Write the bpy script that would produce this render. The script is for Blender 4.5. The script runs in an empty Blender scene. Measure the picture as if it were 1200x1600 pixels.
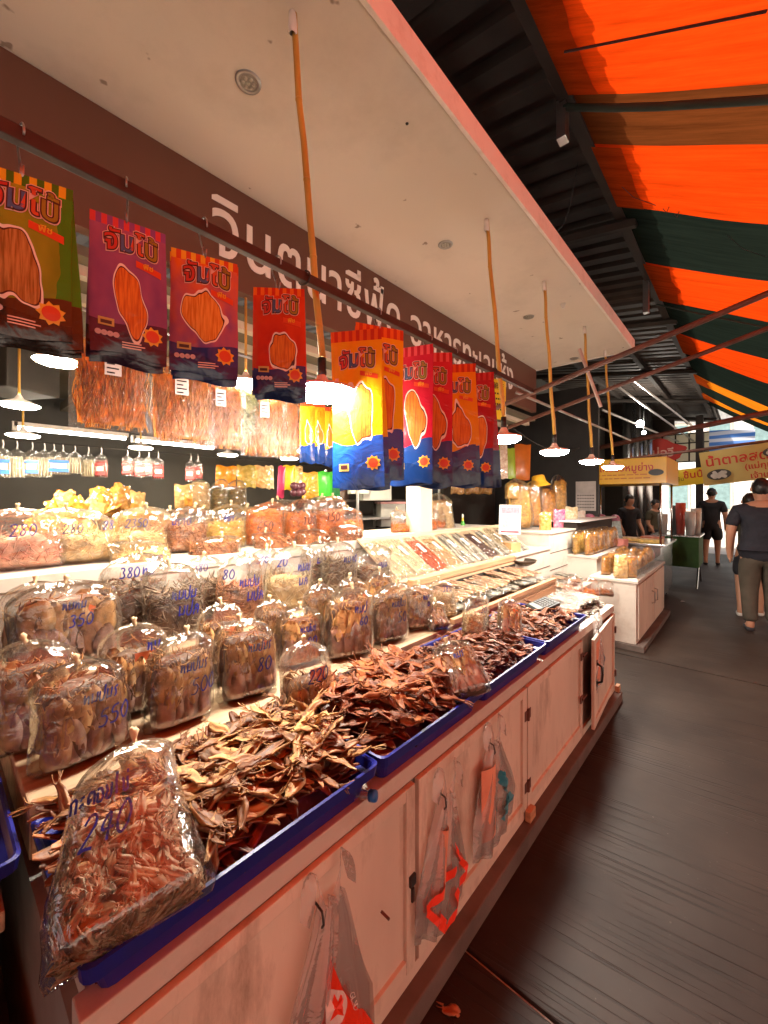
import bpy, bmesh, math, random
from mathutils import Vector, Matrix, Euler, noise
random.seed(7)
R = math.radians
scene = bpy.context.scene
COL = scene.collection
# ------------------------------------------------------------------ camera
YAW = math.atan(570 / 640); CS, SN = math.cos(YAW), math.sin(YAW); CAMH = 1.5
cd = bpy.data.cameras.new('camera'); cam = bpy.data.objects.new('camera', cd); COL.objects.link(cam)
cam.location = (0, 0, CAMH); cam.rotation_euler = (R(90), 0, YAW)
cd.sensor_width = 36; cd.lens = 36 * 640 / 1600; cd.shift_y = -20 / 1600
cd.clip_start = .02; cd.clip_end = 500
scene.camera = cam
# ------------------------------------------------------------------ sky and sun
SUN_EL, SUN_AZ = R(58), R(215)      # sun high over the open side of the aisle
w = bpy.data.worlds.new('World'); scene.world = w; w.use_nodes = True
nt = w.node_tree; bg = nt.nodes['Background']
sky = nt.nodes.new('ShaderNodeTexSky'); sky.sky_type = 'NISHITA'; sky.sun_disc = False
sky.sun_elevation = SUN_EL; sky.sun_rotation = SUN_AZ; sky.dust_density = 8; sky.air_density = .6; sky.ozone_density = .3
nt.links.new(sky.outputs[0], bg.inputs[0]); bg.inputs[1].default_value = .15
sd = bpy.data.lights.new('sun', 'SUN'); sd.energy = 5; sd.angle = R(.5); sd.color = (1, .95, .88)
so = bpy.data.objects.new('sun', sd); COL.objects.link(so)
sv = Vector((math.sin(SUN_AZ) * math.cos(SUN_EL), math.cos(SUN_AZ) * math.cos(SUN_EL), math.sin(SUN_EL)))
so.rotation_euler = (-sv).to_track_quat('-Z', 'Y').to_euler(); so.location = (6, 0, 12)
vs = scene.view_settings; vs.view_transform = 'Standard'; vs.look = 'None'; vs.gamma = 1; vs.use_curve_mapping = False
vs.exposure = .75
cy = scene.cycles
cy.max_bounces = 10; cy.diffuse_bounces = 5; cy.glossy_bounces = 4; cy.transmission_bounces = 6
cy.transparent_max_bounces = 40; cy.use_denoising = True; cy.sample_clamp_indirect = 8; cy.sample_clamp_direct = 0; cy.use_adaptive_sampling = True; cy.adaptive_threshold = .01
cy.caustics_reflective = False; cy.caustics_refractive = False
try: cy.denoiser = 'OPENIMAGEDENOISE'
except Exception: pass
LAMP = 215.0     # radiance of the lit lamp diffusers

def at(px, py, X=None, Y=None, Z=None, D=None):
    """point of the place seen at a photo pixel, on the plane X=, Y= or Z= (or at view depth D)"""
    a, b = (px - 600) / 640, (780 - py) / 640
    d = Vector((CS * a - SN, SN * a + CS, b))
    if X is not None: t = X / d.x
    elif Y is not None: t = Y / d.y
    elif Z is not None: t = (Z - CAMH) / d.z
    else: t = D
    return Vector((0, 0, CAMH)) + d * t
def depth(p): return -p.x * SN + p.y * CS

# ------------------------------------------------------------------ materials
MATS = {}
def nodes_of(name):
    m = bpy.data.materials.new(name); m.use_nodes = True
    n = m.node_tree.nodes; l = m.node_tree.links
    return m, n, l, n['Principled BSDF']
def pm(name, col, rough=.6, var=.25, scale=6, bump=.15, bscale=60, metal=0, stretch=(1, 1, 1), dirt=None, dirt_scale=3, dirt_amt=.5, rnd=0, spec=.5, coords='Object', trans=0, bdist=.004, specks=0):
    if name in MATS: return MATS[name]
    m, n, l, b = nodes_of(name)
    tc = n.new('ShaderNodeTexCoord'); mp = n.new('ShaderNodeMapping'); mp.inputs['Scale'].default_value = stretch
    l.new(tc.outputs[coords], mp.inputs[0])
    n1 = n.new('ShaderNodeTexNoise'); n1.inputs['Scale'].default_value = scale; n1.inputs['Detail'].default_value = 5
    l.new(mp.outputs[0], n1.inputs[0])
    r = n.new('ShaderNodeValToRGB')
    r.color_ramp.elements[0].position = .3; r.color_ramp.elements[1].position = .7
    r.color_ramp.elements[0].color = [c * (1 - var) for c in col] + [1]
    r.color_ramp.elements[1].color = [min(1, c * (1 + var * .6)) for c in col] + [1]
    l.new(n1.outputs[0], r.inputs[0]); out = r.outputs[0]
    if dirt:
        n2 = n.new('ShaderNodeTexNoise'); n2.inputs['Scale'].default_value = dirt_scale; n2.inputs['Detail'].default_value = 8; n2.inputs['Roughness'].default_value = .7
        l.new(mp.outputs[0], n2.inputs[0])
        r2 = n.new('ShaderNodeValToRGB'); r2.color_ramp.elements[0].position = .52; r2.color_ramp.elements[1].position = .75
        r2.color_ramp.elements[0].color = (0, 0, 0, 1); r2.color_ramp.elements[1].color = (dirt_amt,) * 3 + (1,)
        l.new(n2.outputs[0], r2.inputs[0])
        mx = n.new('ShaderNodeMix'); mx.data_type = 'RGBA'; l.new(r2.outputs[0], mx.inputs[0]); l.new(out, mx.inputs[6]); mx.inputs[7].default_value = (*dirt, 1)
        out = mx.outputs[2]
    if specks:
        n5 = n.new('ShaderNodeTexNoise'); n5.inputs['Scale'].default_value = specks; n5.inputs['Detail'].default_value = 3; l.new(mp.outputs[0], n5.inputs[0])
        r6 = n.new('ShaderNodeValToRGB'); r6.color_ramp.elements[0].position = .69; r6.color_ramp.elements[1].position = .72; r6.color_ramp.elements[0].color = (0, 0, 0, 1); r6.color_ramp.elements[1].color = (.75,) * 3 + (1,)
        l.new(n5.outputs[0], r6.inputs[0]); mx2 = n.new('ShaderNodeMix'); mx2.data_type = 'RGBA'; l.new(r6.outputs[0], mx2.inputs[0]); l.new(out, mx2.inputs[6]); mx2.inputs[7].default_value = (.2, .13, .09, 1); out = mx2.outputs[2]
    if rnd:
        oi = n.new('ShaderNodeObjectInfo'); h = n.new('ShaderNodeHueSaturation')
        mr = n.new('ShaderNodeMapRange'); mr.inputs[3].default_value = 1 - rnd; mr.inputs[4].default_value = 1 + rnd
        l.new(oi.outputs['Random'], mr.inputs[0]); l.new(mr.outputs[0], h.inputs['Value']); l.new(out, h.inputs['Color'])
        out = h.outputs[0]
    l.new(out, b.inputs['Base Color'])
    b.inputs['Roughness'].default_value = rough; b.inputs['Metallic'].default_value = metal
    b.inputs['Specular IOR Level'].default_value = spec
    if bump:
        n3 = n.new('ShaderNodeTexNoise'); n3.inputs['Scale'].default_value = bscale; n3.inputs['Detail'].default_value = 6
        l.new(mp.outputs[0], n3.inputs[0]); bp = n.new('ShaderNodeBump'); bp.inputs['Strength'].default_value = bump; bp.inputs['Distance'].default_value = bdist
        l.new(n3.outputs[0], bp.inputs['Height']); l.new(bp.outputs[0], b.inputs['Normal'])
    if trans:
        t = n.new('ShaderNodeBsdfTranslucent'); l.new(out, t.inputs[0]); ms = n.new('ShaderNodeMixShader'); ms.inputs[0].default_value = trans
        l.new(b.outputs[0], ms.inputs[1]); l.new(t.outputs[0], ms.inputs[2]); l.new(ms.outputs[0], n['Material Output'].inputs[0])
    MATS[name] = m; return m
def emit(name, col, s):
    if name in MATS: return MATS[name]
    m, n, l, b = nodes_of(name); b.inputs['Base Color'].default_value = (*col, 1)
    b.inputs['Emission Color'].default_value = (*col, 1); b.inputs['Emission Strength'].default_value = s
    MATS[name] = m; return m
def film(name, tint=(.95, .95, .94), milk=.05, rough=.06, bump=.35, bscale=22, base=.03, gain=1.0, haze=(.8, .78, .74)):
    """clear plastic film: see-through, Fresnel gloss, a trace of milkiness, fine creases"""
    if name in MATS: return MATS[name]
    m, n, l, b = nodes_of(name); n.remove(b)
    tc = n.new('ShaderNodeTexCoord'); nz = n.new('ShaderNodeTexNoise'); nz.inputs['Scale'].default_value = bscale; nz.inputs['Detail'].default_value = 3
    nz.inputs['Distortion'].default_value = 1.2
    l.new(tc.outputs['Object'], nz.inputs[0]); bp = n.new('ShaderNodeBump'); bp.inputs['Strength'].default_value = bump; bp.inputs['Distance'].default_value = .012
    l.new(nz.outputs[0], bp.inputs['Height'])
    tr = n.new('ShaderNodeBsdfTransparent'); tr.inputs[0].default_value = (*tint, 1)
    gl = n.new('ShaderNodeBsdfGlossy'); gl.inputs['Roughness'].default_value = rough; gl.inputs[0].default_value = (1, 1, 1, 1); l.new(bp.outputs[0], gl.inputs['Normal'])
    df = n.new('ShaderNodeBsdfDiffuse'); df.inputs[0].default_value = (*haze, 1)
    tl = n.new('ShaderNodeBsdfTranslucent'); tl.inputs[0].default_value = (*haze, 1)
    dm = n.new('ShaderNodeMixShader'); l.new(df.outputs[0], dm.inputs[1]); l.new(tl.outputs[0], dm.inputs[2])
    m1 = n.new('ShaderNodeMixShader'); m1.inputs[0].default_value = milk; l.new(tr.outputs[0], m1.inputs[1]); l.new(dm.outputs[0], m1.inputs[2])
    fr = n.new('ShaderNodeFresnel'); fr.inputs[0].default_value = 1.45; l.new(bp.outputs[0], fr.inputs['Normal'])
    ma = n.new('ShaderNodeMath'); ma.operation = 'MULTIPLY_ADD'; ma.inputs[1].default_value = gain; ma.inputs[2].default_value = base; ma.use_clamp = True
    l.new(fr.outputs[0], ma.inputs[0])
    mn = n.new('ShaderNodeMath'); mn.operation = 'MINIMUM'; mn.inputs[1].default_value = .55; l.new(ma.outputs[0], mn.inputs[0])
    m2 = n.new('ShaderNodeMixShader'); l.new(mn.outputs[0], m2.inputs[0]); l.new(m1.outputs[0], m2.inputs[1]); l.new(gl.outputs[0], m2.inputs[2])
    l.new(m2.outputs[0], n['Material Output'].inputs[0]); MATS[name] = m; return m

# ------------------------------------------------------------------ mesh helpers
class MB:
    def __init__(s): s.v = []; s.f = []; s.m = []; s.uv = None
    def add(s, vs, fs, mi=0, M=None):
        o = len(s.v)
        s.v += [tuple(M @ Vector(p)) for p in vs] if M is not None else [tuple(p) for p in vs]
        for f in fs: s.f.append([i + o for i in f]); s.m.append(mi)
        return s
    def box(s, x0, x1, y0, y1, z0, z1, mi=0, M=None, bev=0):
        if bev:
            bm = bmesh.new(); bmesh.ops.create_cube(bm, size=1)
            for v in bm.verts: v.co = Vector(((x0 + x1) / 2 + v.co.x * (x1 - x0), (y0 + y1) / 2 + v.co.y * (y1 - y0), (z0 + z1) / 2 + v.co.z * (z1 - z0)))
            bmesh.ops.bevel(bm, geom=bm.edges[:], offset=bev, segments=2, profile=.6, affect='EDGES')
            bm.verts.index_update(); s.add([v.co for v in bm.verts], [[v.index for v in f.verts] for f in bm.faces], mi, M); bm.free(); return s
        return s.add([(x0, y0, z0), (x1, y0, z0), (x1, y1, z0), (x0, y1, z0), (x0, y0, z1), (x1, y0, z1), (x1, y1, z1), (x0, y1, z1)],
                     [(0, 3, 2, 1), (4, 5, 6, 7), (0, 1, 5, 4), (1, 2, 6, 5), (2, 3, 7, 6), (3, 0, 4, 7)], mi, M)
    def tube(s, path, r, n=8, mi=0, caps=True, M=None):
        P = [Vector(p) for p in path]; k = len(P); rr = r if isinstance(r, (list, tuple)) else [r] * k
        vs = []; up = None
        for i, p in enumerate(P):
            t = (P[min(i + 1, k - 1)] - P[max(i - 1, 0)]).normalized()
            if up is None: up = Vector((0, 0, 1)) if abs(t.z) < .9 else Vector((1, 0, 0))
            a = t.cross(up)
            a = a.normalized() if a.length > 1e-6 else Vector((1, 0, 0)); b = a.cross(t).normalized(); up = b
            for j in range(n):
                q = 2 * math.pi * j / n; vs.append(p + (a * math.cos(q) + b * math.sin(q)) * rr[i])
        fs = [(i * n + j, i * n + (j + 1) % n, (i + 1) * n + (j + 1) % n, (i + 1) * n + j) for i in range(k - 1) for j in range(n)]
        if caps: fs += [tuple(range(n - 1, -1, -1)), tuple((k - 1) * n + j for j in range(n))]
        return s.add(vs, fs, mi, M)
    def lathe(s, prof, n=20, mi=0, M=None, sx=1, sy=1):
        vs = [(r * math.cos(2 * math.pi * j / n) * sx, r * math.sin(2 * math.pi * j / n) * sy, z) for r, z in prof for j in range(n)]
        fs = [(i * n + j, i * n + (j + 1) % n, (i + 1) * n + (j + 1) % n, (i + 1) * n + j) for i in range(len(prof) - 1) for j in range(n)]
        return s.add(vs, fs, mi, M)
    def grid(s, fn, nu, nv, mi=0, M=None):
        vs = [fn(i / nu, j / nv) for j in range(nv + 1) for i in range(nu + 1)]
        fs = [(j * (nu + 1) + i, j * (nu + 1) + i + 1, (j + 1) * (nu + 1) + i + 1, (j + 1) * (nu + 1) + i) for j in range(nv) for i in range(nu)]
        return s.add(vs, fs, mi, M)
    def mesh(s, name, mats, smooth=False):
        me = bpy.data.meshes.new(name); me.from_pydata(s.v, [], s.f)
        for m in (mats if isinstance(mats, (list, tuple)) else [mats]): me.materials.append(m)
        if any(s.m): me.polygons.foreach_set('material_index', s.m)
        if smooth: me.polygons.foreach_set('use_smooth', [True] * len(me.polygons))
        if s.uv:
            ul = me.uv_layers.new(name='UVMap')
            for lp in me.loops: ul.data[lp.index].uv = s.uv[lp.vertex_index]
        me.update(); return me
    def build(s, name, mats, parent=None, smooth=False, kind=None):
        return link(name, s.mesh(name, mats, smooth), parent, kind)
def link(name, me, parent=None, kind=None):
    o = bpy.data.objects.new(name, me); COL.objects.link(o)
    if parent is not None: o.parent = parent
    if kind: o['kind'] = kind
    return o
def tag(o, label, cat, group=None):
    o['label'] = label; o['category'] = cat
    if group: o['group'] = group
    return o
def thing(name, label, cat, loc=(0, 0, 0), rot=(0, 0, 0), group=None):
    o = bpy.data.objects.new(name, None); COL.objects.link(o); o.empty_display_size = .05
    o.location = loc; o.rotation_euler = rot
    return tag(o, label, cat, group)
def kids(o): return [c for c in ALLKIDS.get(o.name, [])]
def copy_tree(o, loc=None, rot=None, label=None, group=None, parent=None):
    c = o.copy(); COL.objects.link(c); c.parent = parent
    if loc is not None: c.location = loc
    if rot is not None: c.rotation_euler = rot
    if label: c['label'] = label
    if group: c['group'] = group
    for ch in o.children: copy_tree(ch, parent=c)
    return c
TEXT_CACHE = {}
def text_mb(s, size=1, off=0, align='LEFT', space=1.0, key=None):
    """a word as flat outline geometry: (verts, faces) in the XY plane"""
    k = (s, off, align, space)
    if k not in TEXT_CACHE:
        cu = bpy.data.curves.new('t', 'FONT'); cu.body = s; cu.size = 1; cu.offset = off; cu.align_x = align; cu.resolution_u = 2; cu.space_character = space
        o = bpy.data.objects.new('t', cu); COL.objects.link(o)
        bpy.context.view_layer.update()
        me = bpy.data.meshes.new_from_object(o.evaluated_get(bpy.context.evaluated_depsgraph_get()))
        TEXT_CACHE[k] = ([tuple(v.co) for v in me.vertices], [tuple(p.vertices) for p in me.polygons])
        bpy.data.objects.remove(o); bpy.data.curves.remove(cu); bpy.data.meshes.remove(me)
    V, F = TEXT_CACHE[k]
    return [(x * size, y * size, z * size) for x, y, z in V], F
def rnd(a, b): return random.uniform(a, b)
# ------------------------------------------------------------------ shared materials
M_white = pm('painted_board', (.56, .5, .43), .6, .12, 2, .12, 40, dirt=(.2, .12, .07), dirt_scale=4, dirt_amt=.45)
M_door = pm('painted_door', (.68, .58, .47), .55, .2, 3, .2, 30, stretch=(1, 1, .3), dirt=(.15, .085, .04), dirt_scale=6, dirt_amt=.75)
M_ply = pm('plywood', (.5, .36, .22), .6, .3, 7, .2, 45, stretch=(6, .5, 6), dirt=(.22, .12, .06), dirt_scale=4, dirt_amt=.5)
M_plyedge = pm('plywood_edge', (.5, .27, .14), .6, .3, 10, .2, 45, stretch=(2, .4, 9))
M_soffit = pm('soffit_paint', (.74, .66, .58), .75, .05, 1.2, .05, 60, dirt=(.3, .24, .2), dirt_scale=1.6, dirt_amt=.25, specks=9)
M_edge = pm('edge_paint', (.88, .82, .76), .6, .06, 3, .05, 60, dirt=(.4, .28, .2), dirt_scale=9, dirt_amt=.35)
M_brown = pm('brown_sign', (.125, .052, .033), .5, .06, 2, .03, 90)
M_letter = pm('sign_letter', (.85, .8, .76), .45, .02, 3, 0)
M_rust = pm('rusty_steel', (.13, .045, .028), .6, .35, 14, .2, 80, dirt=(.05, .03, .025), dirt_scale=12, dirt_amt=.8)
M_steel = pm('galvanised', (.42, .41, .4), .35, .2, 8, .1, 60, metal=.9)
M_inox = pm('stainless', (.6, .6, .6), .22, .1, 5, .05, 80, metal=1)
M_black = pm('black_plastic', (.012, .012, .012), .4, .2, 5, .05, 60)
M_dark = pm('dark_timber', (.035, .026, .02), .8, .3, 5, .2, 40)
M_bamboo = pm('bamboo', (.6, .34, .055), .45, .25, 3, .1, 30, stretch=(8, 8, .8))
M_pink = pm('lamp_collar', (.7, .45, .36), .5, .05, 5, 0)
M_cap = pm('ceiling_cap', (.75, .72, .68), .5, .1, 20, .1, 60)
M_lamp = emit('lamp_diffuser', (1, .92, .8), LAMP)
M_lampin = emit('lamp_diffuser_warm', (1, .86, .64), LAMP * 1.25)
M_tube = emit('tube_light', (1, .94, .84), 26)
M_wire = pm('dark_wire', (.02, .018, .016), .5, .1, 5, 0)
M_roof = pm('old_roof_sheet', (.055, .042, .034), .7, .4, 3, .1, 40, dirt=(.09, .04, .02), dirt_scale=5, dirt_amt=.5)
M_blue = pm('blue_tray', (.012, .016, .2), .33, .15, 6, .06, 40, dirt=(.05, .04, .1), dirt_scale=7, dirt_amt=.35)
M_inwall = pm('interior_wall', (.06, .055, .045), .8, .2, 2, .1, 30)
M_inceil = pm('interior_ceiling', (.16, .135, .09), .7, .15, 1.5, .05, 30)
M_batten = pm('pale_batten', (.6, .52, .4), .6, .1, 4, .05, 40)
M_conc = pm('plinth_concrete', (.13, .1, .085), .85, .35, 6, .4, 40, dirt=(.05, .035, .03), dirt_scale=3, dirt_amt=.7)

def tarp_mat(name, col, trans, weave=260):
    m, n, l, b = nodes_of(name); n.remove(b)
    tc = n.new('ShaderNodeTexCoord')
    mp = n.new('ShaderNodeMapping'); mp.inputs['Scale'].default_value = (.5, 9, 1); l.new(tc.outputs['Object'], mp.inputs[0])
    nz = n.new('ShaderNodeTexNoise'); nz.inputs['Scale'].default_value = 2.2; nz.inputs['Detail'].default_value = 10; nz.inputs['Roughness'].default_value = .78; l.new(mp.outputs[0], nz.inputs[0])
    rp = n.new('ShaderNodeValToRGB'); rp.color_ramp.elements[0].position = .28; rp.color_ramp.elements[1].position = .6
    rp.color_ramp.elements[0].color = [c * .42 for c in col] + [1]; rp.color_ramp.elements[1].color = (*col, 1)
    l.new(nz.outputs[0], rp.inputs[0])
    d = n.new('ShaderNodeBsdfDiffuse'); t = n.new('ShaderNodeBsdfTranslucent'); l.new(rp.outputs[0], d.inputs[0]); l.new(rp.outputs[0], t.inputs[0])
    wv = n.new('ShaderNodeTexNoise'); wv.inputs['Scale'].default_value = 30; l.new(mp.outputs[0], wv.inputs[0])
    bp = n.new('ShaderNodeBump'); bp.inputs['Strength'].default_value = .2; l.new(wv.outputs[0], bp.inputs['Height']); l.new(bp.outputs[0], d.inputs['Normal'])
    ms = n.new('ShaderNodeMixShader'); ms.inputs[0].default_value = trans; l.new(d.outputs[0], ms.inputs[1]); l.new(t.outputs[0], ms.inputs[2])
    l.new(ms.outputs[0], n['Material Output'].inputs[0]); MATS[name] = m; return m
M_tor = tarp_mat('orange_awning', (.9, .064, .004), .45)
M_tor2 = tarp_mat('orange_awning_double', (.55, .085, .012), .4)
M_tgr = tarp_mat('green_awning', (.016, .024, .017), .35)
M_tbr = tarp_mat('brown_awning', (.17, .045, .011), .4)
M_tye = tarp_mat('yellow_awning', (.9, .24, .01), .5)

# ------------------------------------------------------------------ ground and aisle
def floor_mat():
    m, n, l, b = nodes_of('brushed_concrete')
    tc = n.new('ShaderNodeTexCoord')
    mp = n.new('ShaderNodeMapping'); mp.inputs['Rotation'].default_value = (0, 0, R(-7)); l.new(tc.outputs['Object'], mp.inputs[0])
    nz = n.new('ShaderNodeTexNoise'); nz.inputs['Scale'].default_value = 1.3; nz.inputs['Detail'].default_value = 8; nz.inputs['Roughness'].default_value = .6; l.new(mp.outputs[0], nz.inputs[0])
    rp = n.new('ShaderNodeValToRGB'); rp.color_ramp.elements[0].position = .32; rp.color_ramp.elements[1].position = .72
    rp.color_ramp.elements[0].color = (.015, .009, .0065, 1); rp.color_ramp.elements[1].color = (.045, .031, .023, 1); l.new(nz.outputs[0], rp.inputs[0])
    sp = n.new('ShaderNodeTexNoise'); sp.inputs['Scale'].default_value = 55; sp.inputs['Detail'].default_value = 2; l.new(tc.outputs['Object'], sp.inputs[0])
    r3 = n.new('ShaderNodeValToRGB'); r3.color_ramp.elements[0].position = .74; r3.color_ramp.elements[1].position = .8
    r3.color_ramp.elements[0].color = (0, 0, 0, 1); r3.color_ramp.elements[1].color = (.6, .6, .6, 1); l.new(sp.outputs[0], r3.inputs[0])
    mx = n.new('ShaderNodeMix'); mx.data_type = 'RGBA'; l.new(r3.outputs[0], mx.inputs[0]); l.new(rp.outputs[0], mx.inputs[6]); mx.inputs[7].default_value = (.13, .105, .09, 1)
    pre = n.new('ShaderNodeMix'); pre.data_type = 'RGBA'; pre.inputs[6].default_value = (.008, .005, .004, 1); l.new(mx.outputs[2], pre.inputs[7]); l.new(pre.outputs[2], b.inputs['Base Color'])
    # broom grooves across the aisle, fading where the surface is worn
    m2 = n.new('ShaderNodeMapping'); m2.inputs['Scale'].default_value = (.9, 52, 1); l.new(mp.outputs[0], m2.inputs[0])
    gr = n.new('ShaderNodeTexNoise'); gr.inputs['Scale'].default_value = 1; gr.inputs['Detail'].default_value = 2; l.new(m2.outputs[0], gr.inputs[0])
    r4 = n.new('ShaderNodeValToRGB'); r4.color_ramp.elements[0].position = .37; r4.color_ramp.elements[1].position = .44; l.new(gr.outputs[0], r4.inputs[0])
    wn = n.new('ShaderNodeTexNoise'); wn.inputs['Scale'].default_value = 1.6; wn.inputs['Detail'].default_value = 7; l.new(tc.outputs['Object'], wn.inputs[0])
    r5 = n.new('ShaderNodeValToRGB'); r5.color_ramp.elements[0].position = .44; r5.color_ramp.elements[1].position = .56; l.new(wn.outputs[0], r5.inputs[0])
    mg = n.new('ShaderNodeMath'); mg.operation = 'MAXIMUM'; l.new(r4.outputs[0], mg.inputs[0]); l.new(r5.outputs[0], mg.inputs[1]); pm2 = n.new('ShaderNodeMapRange'); pm2.inputs[3].default_value = .45; l.new(mg.outputs[0], pm2.inputs[0]); l.new(pm2.outputs[0], pre.inputs[0])
    ad = n.new('ShaderNodeMath'); ad.operation = 'MULTIPLY_ADD'; l.new(nz.outputs[0], ad.inputs[0]); ad.inputs[1].default_value = 1.2; l.new(mg.outputs[0], ad.inputs[2])
    bp = n.new('ShaderNodeBump'); bp.inputs['Strength'].default_value = .5; bp.inputs['Distance'].default_value = .006; l.new(ad.outputs[0], bp.inputs['Height']); l.new(bp.outputs[0], b.inputs['Normal'])
    rr = n.new('ShaderNodeMapRange'); rr.inputs[3].default_value = .45; rr.inputs[4].default_value = .75; l.new(wn.outputs[0], rr.inputs[0]); l.new(rr.outputs[0], b.inputs['Roughness']); b.inputs['Specular IOR Level'].default_value = .28
    return m
M_floor = floor_mat()
M_ground = pm('pale_paving', (.45, .41, .36), .85, .2, .8, .2, 20)
MB().grid(lambda u, v: (-60 + 120 * u, -30 + 150 * v, -.01), 4, 4).build('ground', M_ground, kind='structure')
mb = MB()
slabs = [(-9, -4), (-4, 1.2), (1.2, 3.95), (3.95, 4.5), (4.5, 8.2), (8.2, 14.5)]
for i, (y0, y1) in enumerate(slabs):
    h = [.002, .0, .004, -.004, .0, -.002][i]
    mb.box(-1.6, 2.9, y0 + .006, y1 - .006, -.06, h + .001, bev=.004)
mb.build('aisle_floor', M_floor, kind='structure')
MB().box(-5.2, -1.6, -4, 14.5, -.06, -.002).build('stall_floor', M_conc, kind='structure')

# ------------------------------------------------------------------ shop building: soffit, fascia, ceiling, walls
shop = thing('shop_building', 'open fronted shop with deep pale soffit and dark interior behind the stepped counter', 'building')
ROOM = -4.9
mb = MB(); mb.box(-1.95, -.875, -2.5, 4.72, 3.0, 3.09, bev=.003); mb.build('soffit', M_soffit, shop)
mb = MB(); mb.box(-.872, -.855, -2.5, 4.735, 2.994, 3.1, bev=.002); mb.build('soffit_edge', M_edge, shop)
MB().box(-1.95, -.856, 4.737, 4.752, 2.994, 3.1).build('soffit_end', M_edge, shop)
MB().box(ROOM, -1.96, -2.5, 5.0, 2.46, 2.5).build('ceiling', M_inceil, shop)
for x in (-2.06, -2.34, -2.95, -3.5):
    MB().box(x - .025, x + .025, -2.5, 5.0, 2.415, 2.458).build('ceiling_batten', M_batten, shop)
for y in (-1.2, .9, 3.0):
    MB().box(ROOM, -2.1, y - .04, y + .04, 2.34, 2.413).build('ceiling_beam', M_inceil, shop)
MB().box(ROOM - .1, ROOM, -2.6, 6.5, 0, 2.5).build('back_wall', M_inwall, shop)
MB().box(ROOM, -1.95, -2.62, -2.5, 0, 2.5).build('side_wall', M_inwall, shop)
for p, s in (((388, 128), 1), ((696, 382), .95), ((826, 495), .95), ((897, 560), .95)):
    c = at(*p, Z=3.0)
    mb = MB(); T = Matrix.Translation(c) @ Matrix.Scale(s, 4)
    mb.lathe([(.030, -.002), (.031, -.006), (.043, -.006), (.046, -.001)], 28, 0, T)
    d = mb.build('downlight', M_steel, shop, True)
    mb = MB(); mb.lathe([(.0005, -.0045), (.03, -.0045)], 20, 0, T)
    for k in range(7):
        a = 0 if k == 6 else k * math.pi / 3; rr = 0 if k == 6 else .018
        mb.lathe([(.0068, -.0046), (.005, -.009), (.0004, -.0098)], 8, 1, T @ Matrix.Translation((rr * math.cos(a), rr * math.sin(a), 0)))
    mb.build('lens', [pm('downlight_face', (.33, .32, .29), .35, .2, 40, 0, metal=.5), pm('downlight_bead', (.5, .48, .42), .2, .1, 30, 0)], d)
for p in ((880, 475), (636, 193)):
    mb = MB(); c = at(*p, Z=3.0); mb.lathe([(.0005, -.035), (.012, -.034), (.013, -.012), (.02, 0)], 12, 0, Matrix.Translation(c)) if p[0] == 880 else mb.lathe([(.0004, -.004), (.006, -.003), (.007, 0)], 6, 0, Matrix.Translation(c))
    mb.build('ceiling_plug', M_cap if p[0] == 880 else M_black, shop, True)
post = at(655, 780, X=-2.1)
MB().box(post.x - .08, post.x + .08, post.y - .08, post.y + .08, 0, 2.458, bev=.006).build('post', pm('cream_post', (.62, .5, .36), .6, .1, 3, .05), shop)
# shop sign
sign = thing('shop_sign', 'long dark brown fascia sign with pale Thai lettering under the soffit', 'sign', (-1.9, 0, 2.51))
MB().box(0, .054, -2.5, 4.735, 0, .488, bev=.002).build('board', M_brown, sign)
V, F = text_mb('จินตนาซีฟู้ด อาหารทะเลแห้ง', 1, .006, space=1.02)
x0, x1 = min(v[0] for v in V), max(v[0] for v in V)
par = list(range(len(V)))
def find(i):
    while par[i] != i: par[i] = par[par[i]]; i = par[i]
    return i
for f in F:
    for i in f[1:]: par[find(i)] = find(f[0])
isl = {}
for f in F: isl.setdefault(find(f[0]), []).append(f)
for fs in isl.values():
    ids = sorted({i for f in fs for i in f}); mp_ = {j: k for k, j in enumerate(ids)}
    pts = [(.88 + (V[i][0] - x0) / (x1 - x0) * 3.22, .13 + V[i][1] * .385) for i in ids]
    n_ = len(pts); fr = [(.059, y, z) for y, z in pts]; bk = [(.0545, y, z) for y, z in pts]
    ff = [tuple(mp_[i] for i in f) for f in fs]
    cnt = {}
    for f in ff:
        for a, b in zip(f, f[1:] + f[:1]): cnt[(a, b)] = 1
    side = [(a, b, b + n_, a + n_) for (a, b) in cnt if (b, a) not in cnt]
    MB().add(fr + bk, ff + [tuple(s) for s in side]).build('letter', M_letter, sign)

# ------------------------------------------------------------------ old metal roof above the aisle
roof = thing('sheet_metal_roof', 'dark corrugated metal roof on steel purlins between soffit and awning', 'roof')
def roofz(x): return 3.62 + (-.62 - x) * .16
def sheet_mesh():
    mb = MB(); n = 40
    prof = []
    for i in range(n + 1):
        y = i / n * 1.0; ph = (y * 5) % 1
        z = .035 if ph < .25 else (.035 * (1 - (ph - .25) / .1) if ph < .35 else (0 if ph < .9 else .035 * (ph - .9) / .1))
        prof.append((y, z))
    vs = []; fs = []
    for y, z in prof:
        for x in (-.55, -2.4, -6.2): vs.append((x, y, roofz(x) + z))
    for i in range(n):
        for k in range(2): a = i * 3 + k; fs.append((a, a + 1, a + 4, a + 3))
    return mb.add(vs, fs).mesh('roof_sheet', M_roof)
sm = sheet_mesh()
for i in range(24):  # rear sheets reach behind the camera to block sky light
    o = link('roof_sheet', sm, roof); o.location = (0, -9 + i * .985, .003 * (i % 2))
for x in (-.7, -1.3, -2.2, -3.4):
    MB().box(x - .03, x + .03, -9, 14.6, roofz(x) - .09, roofz(x) - .004).build('purlin', M_dark, roof)
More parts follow.
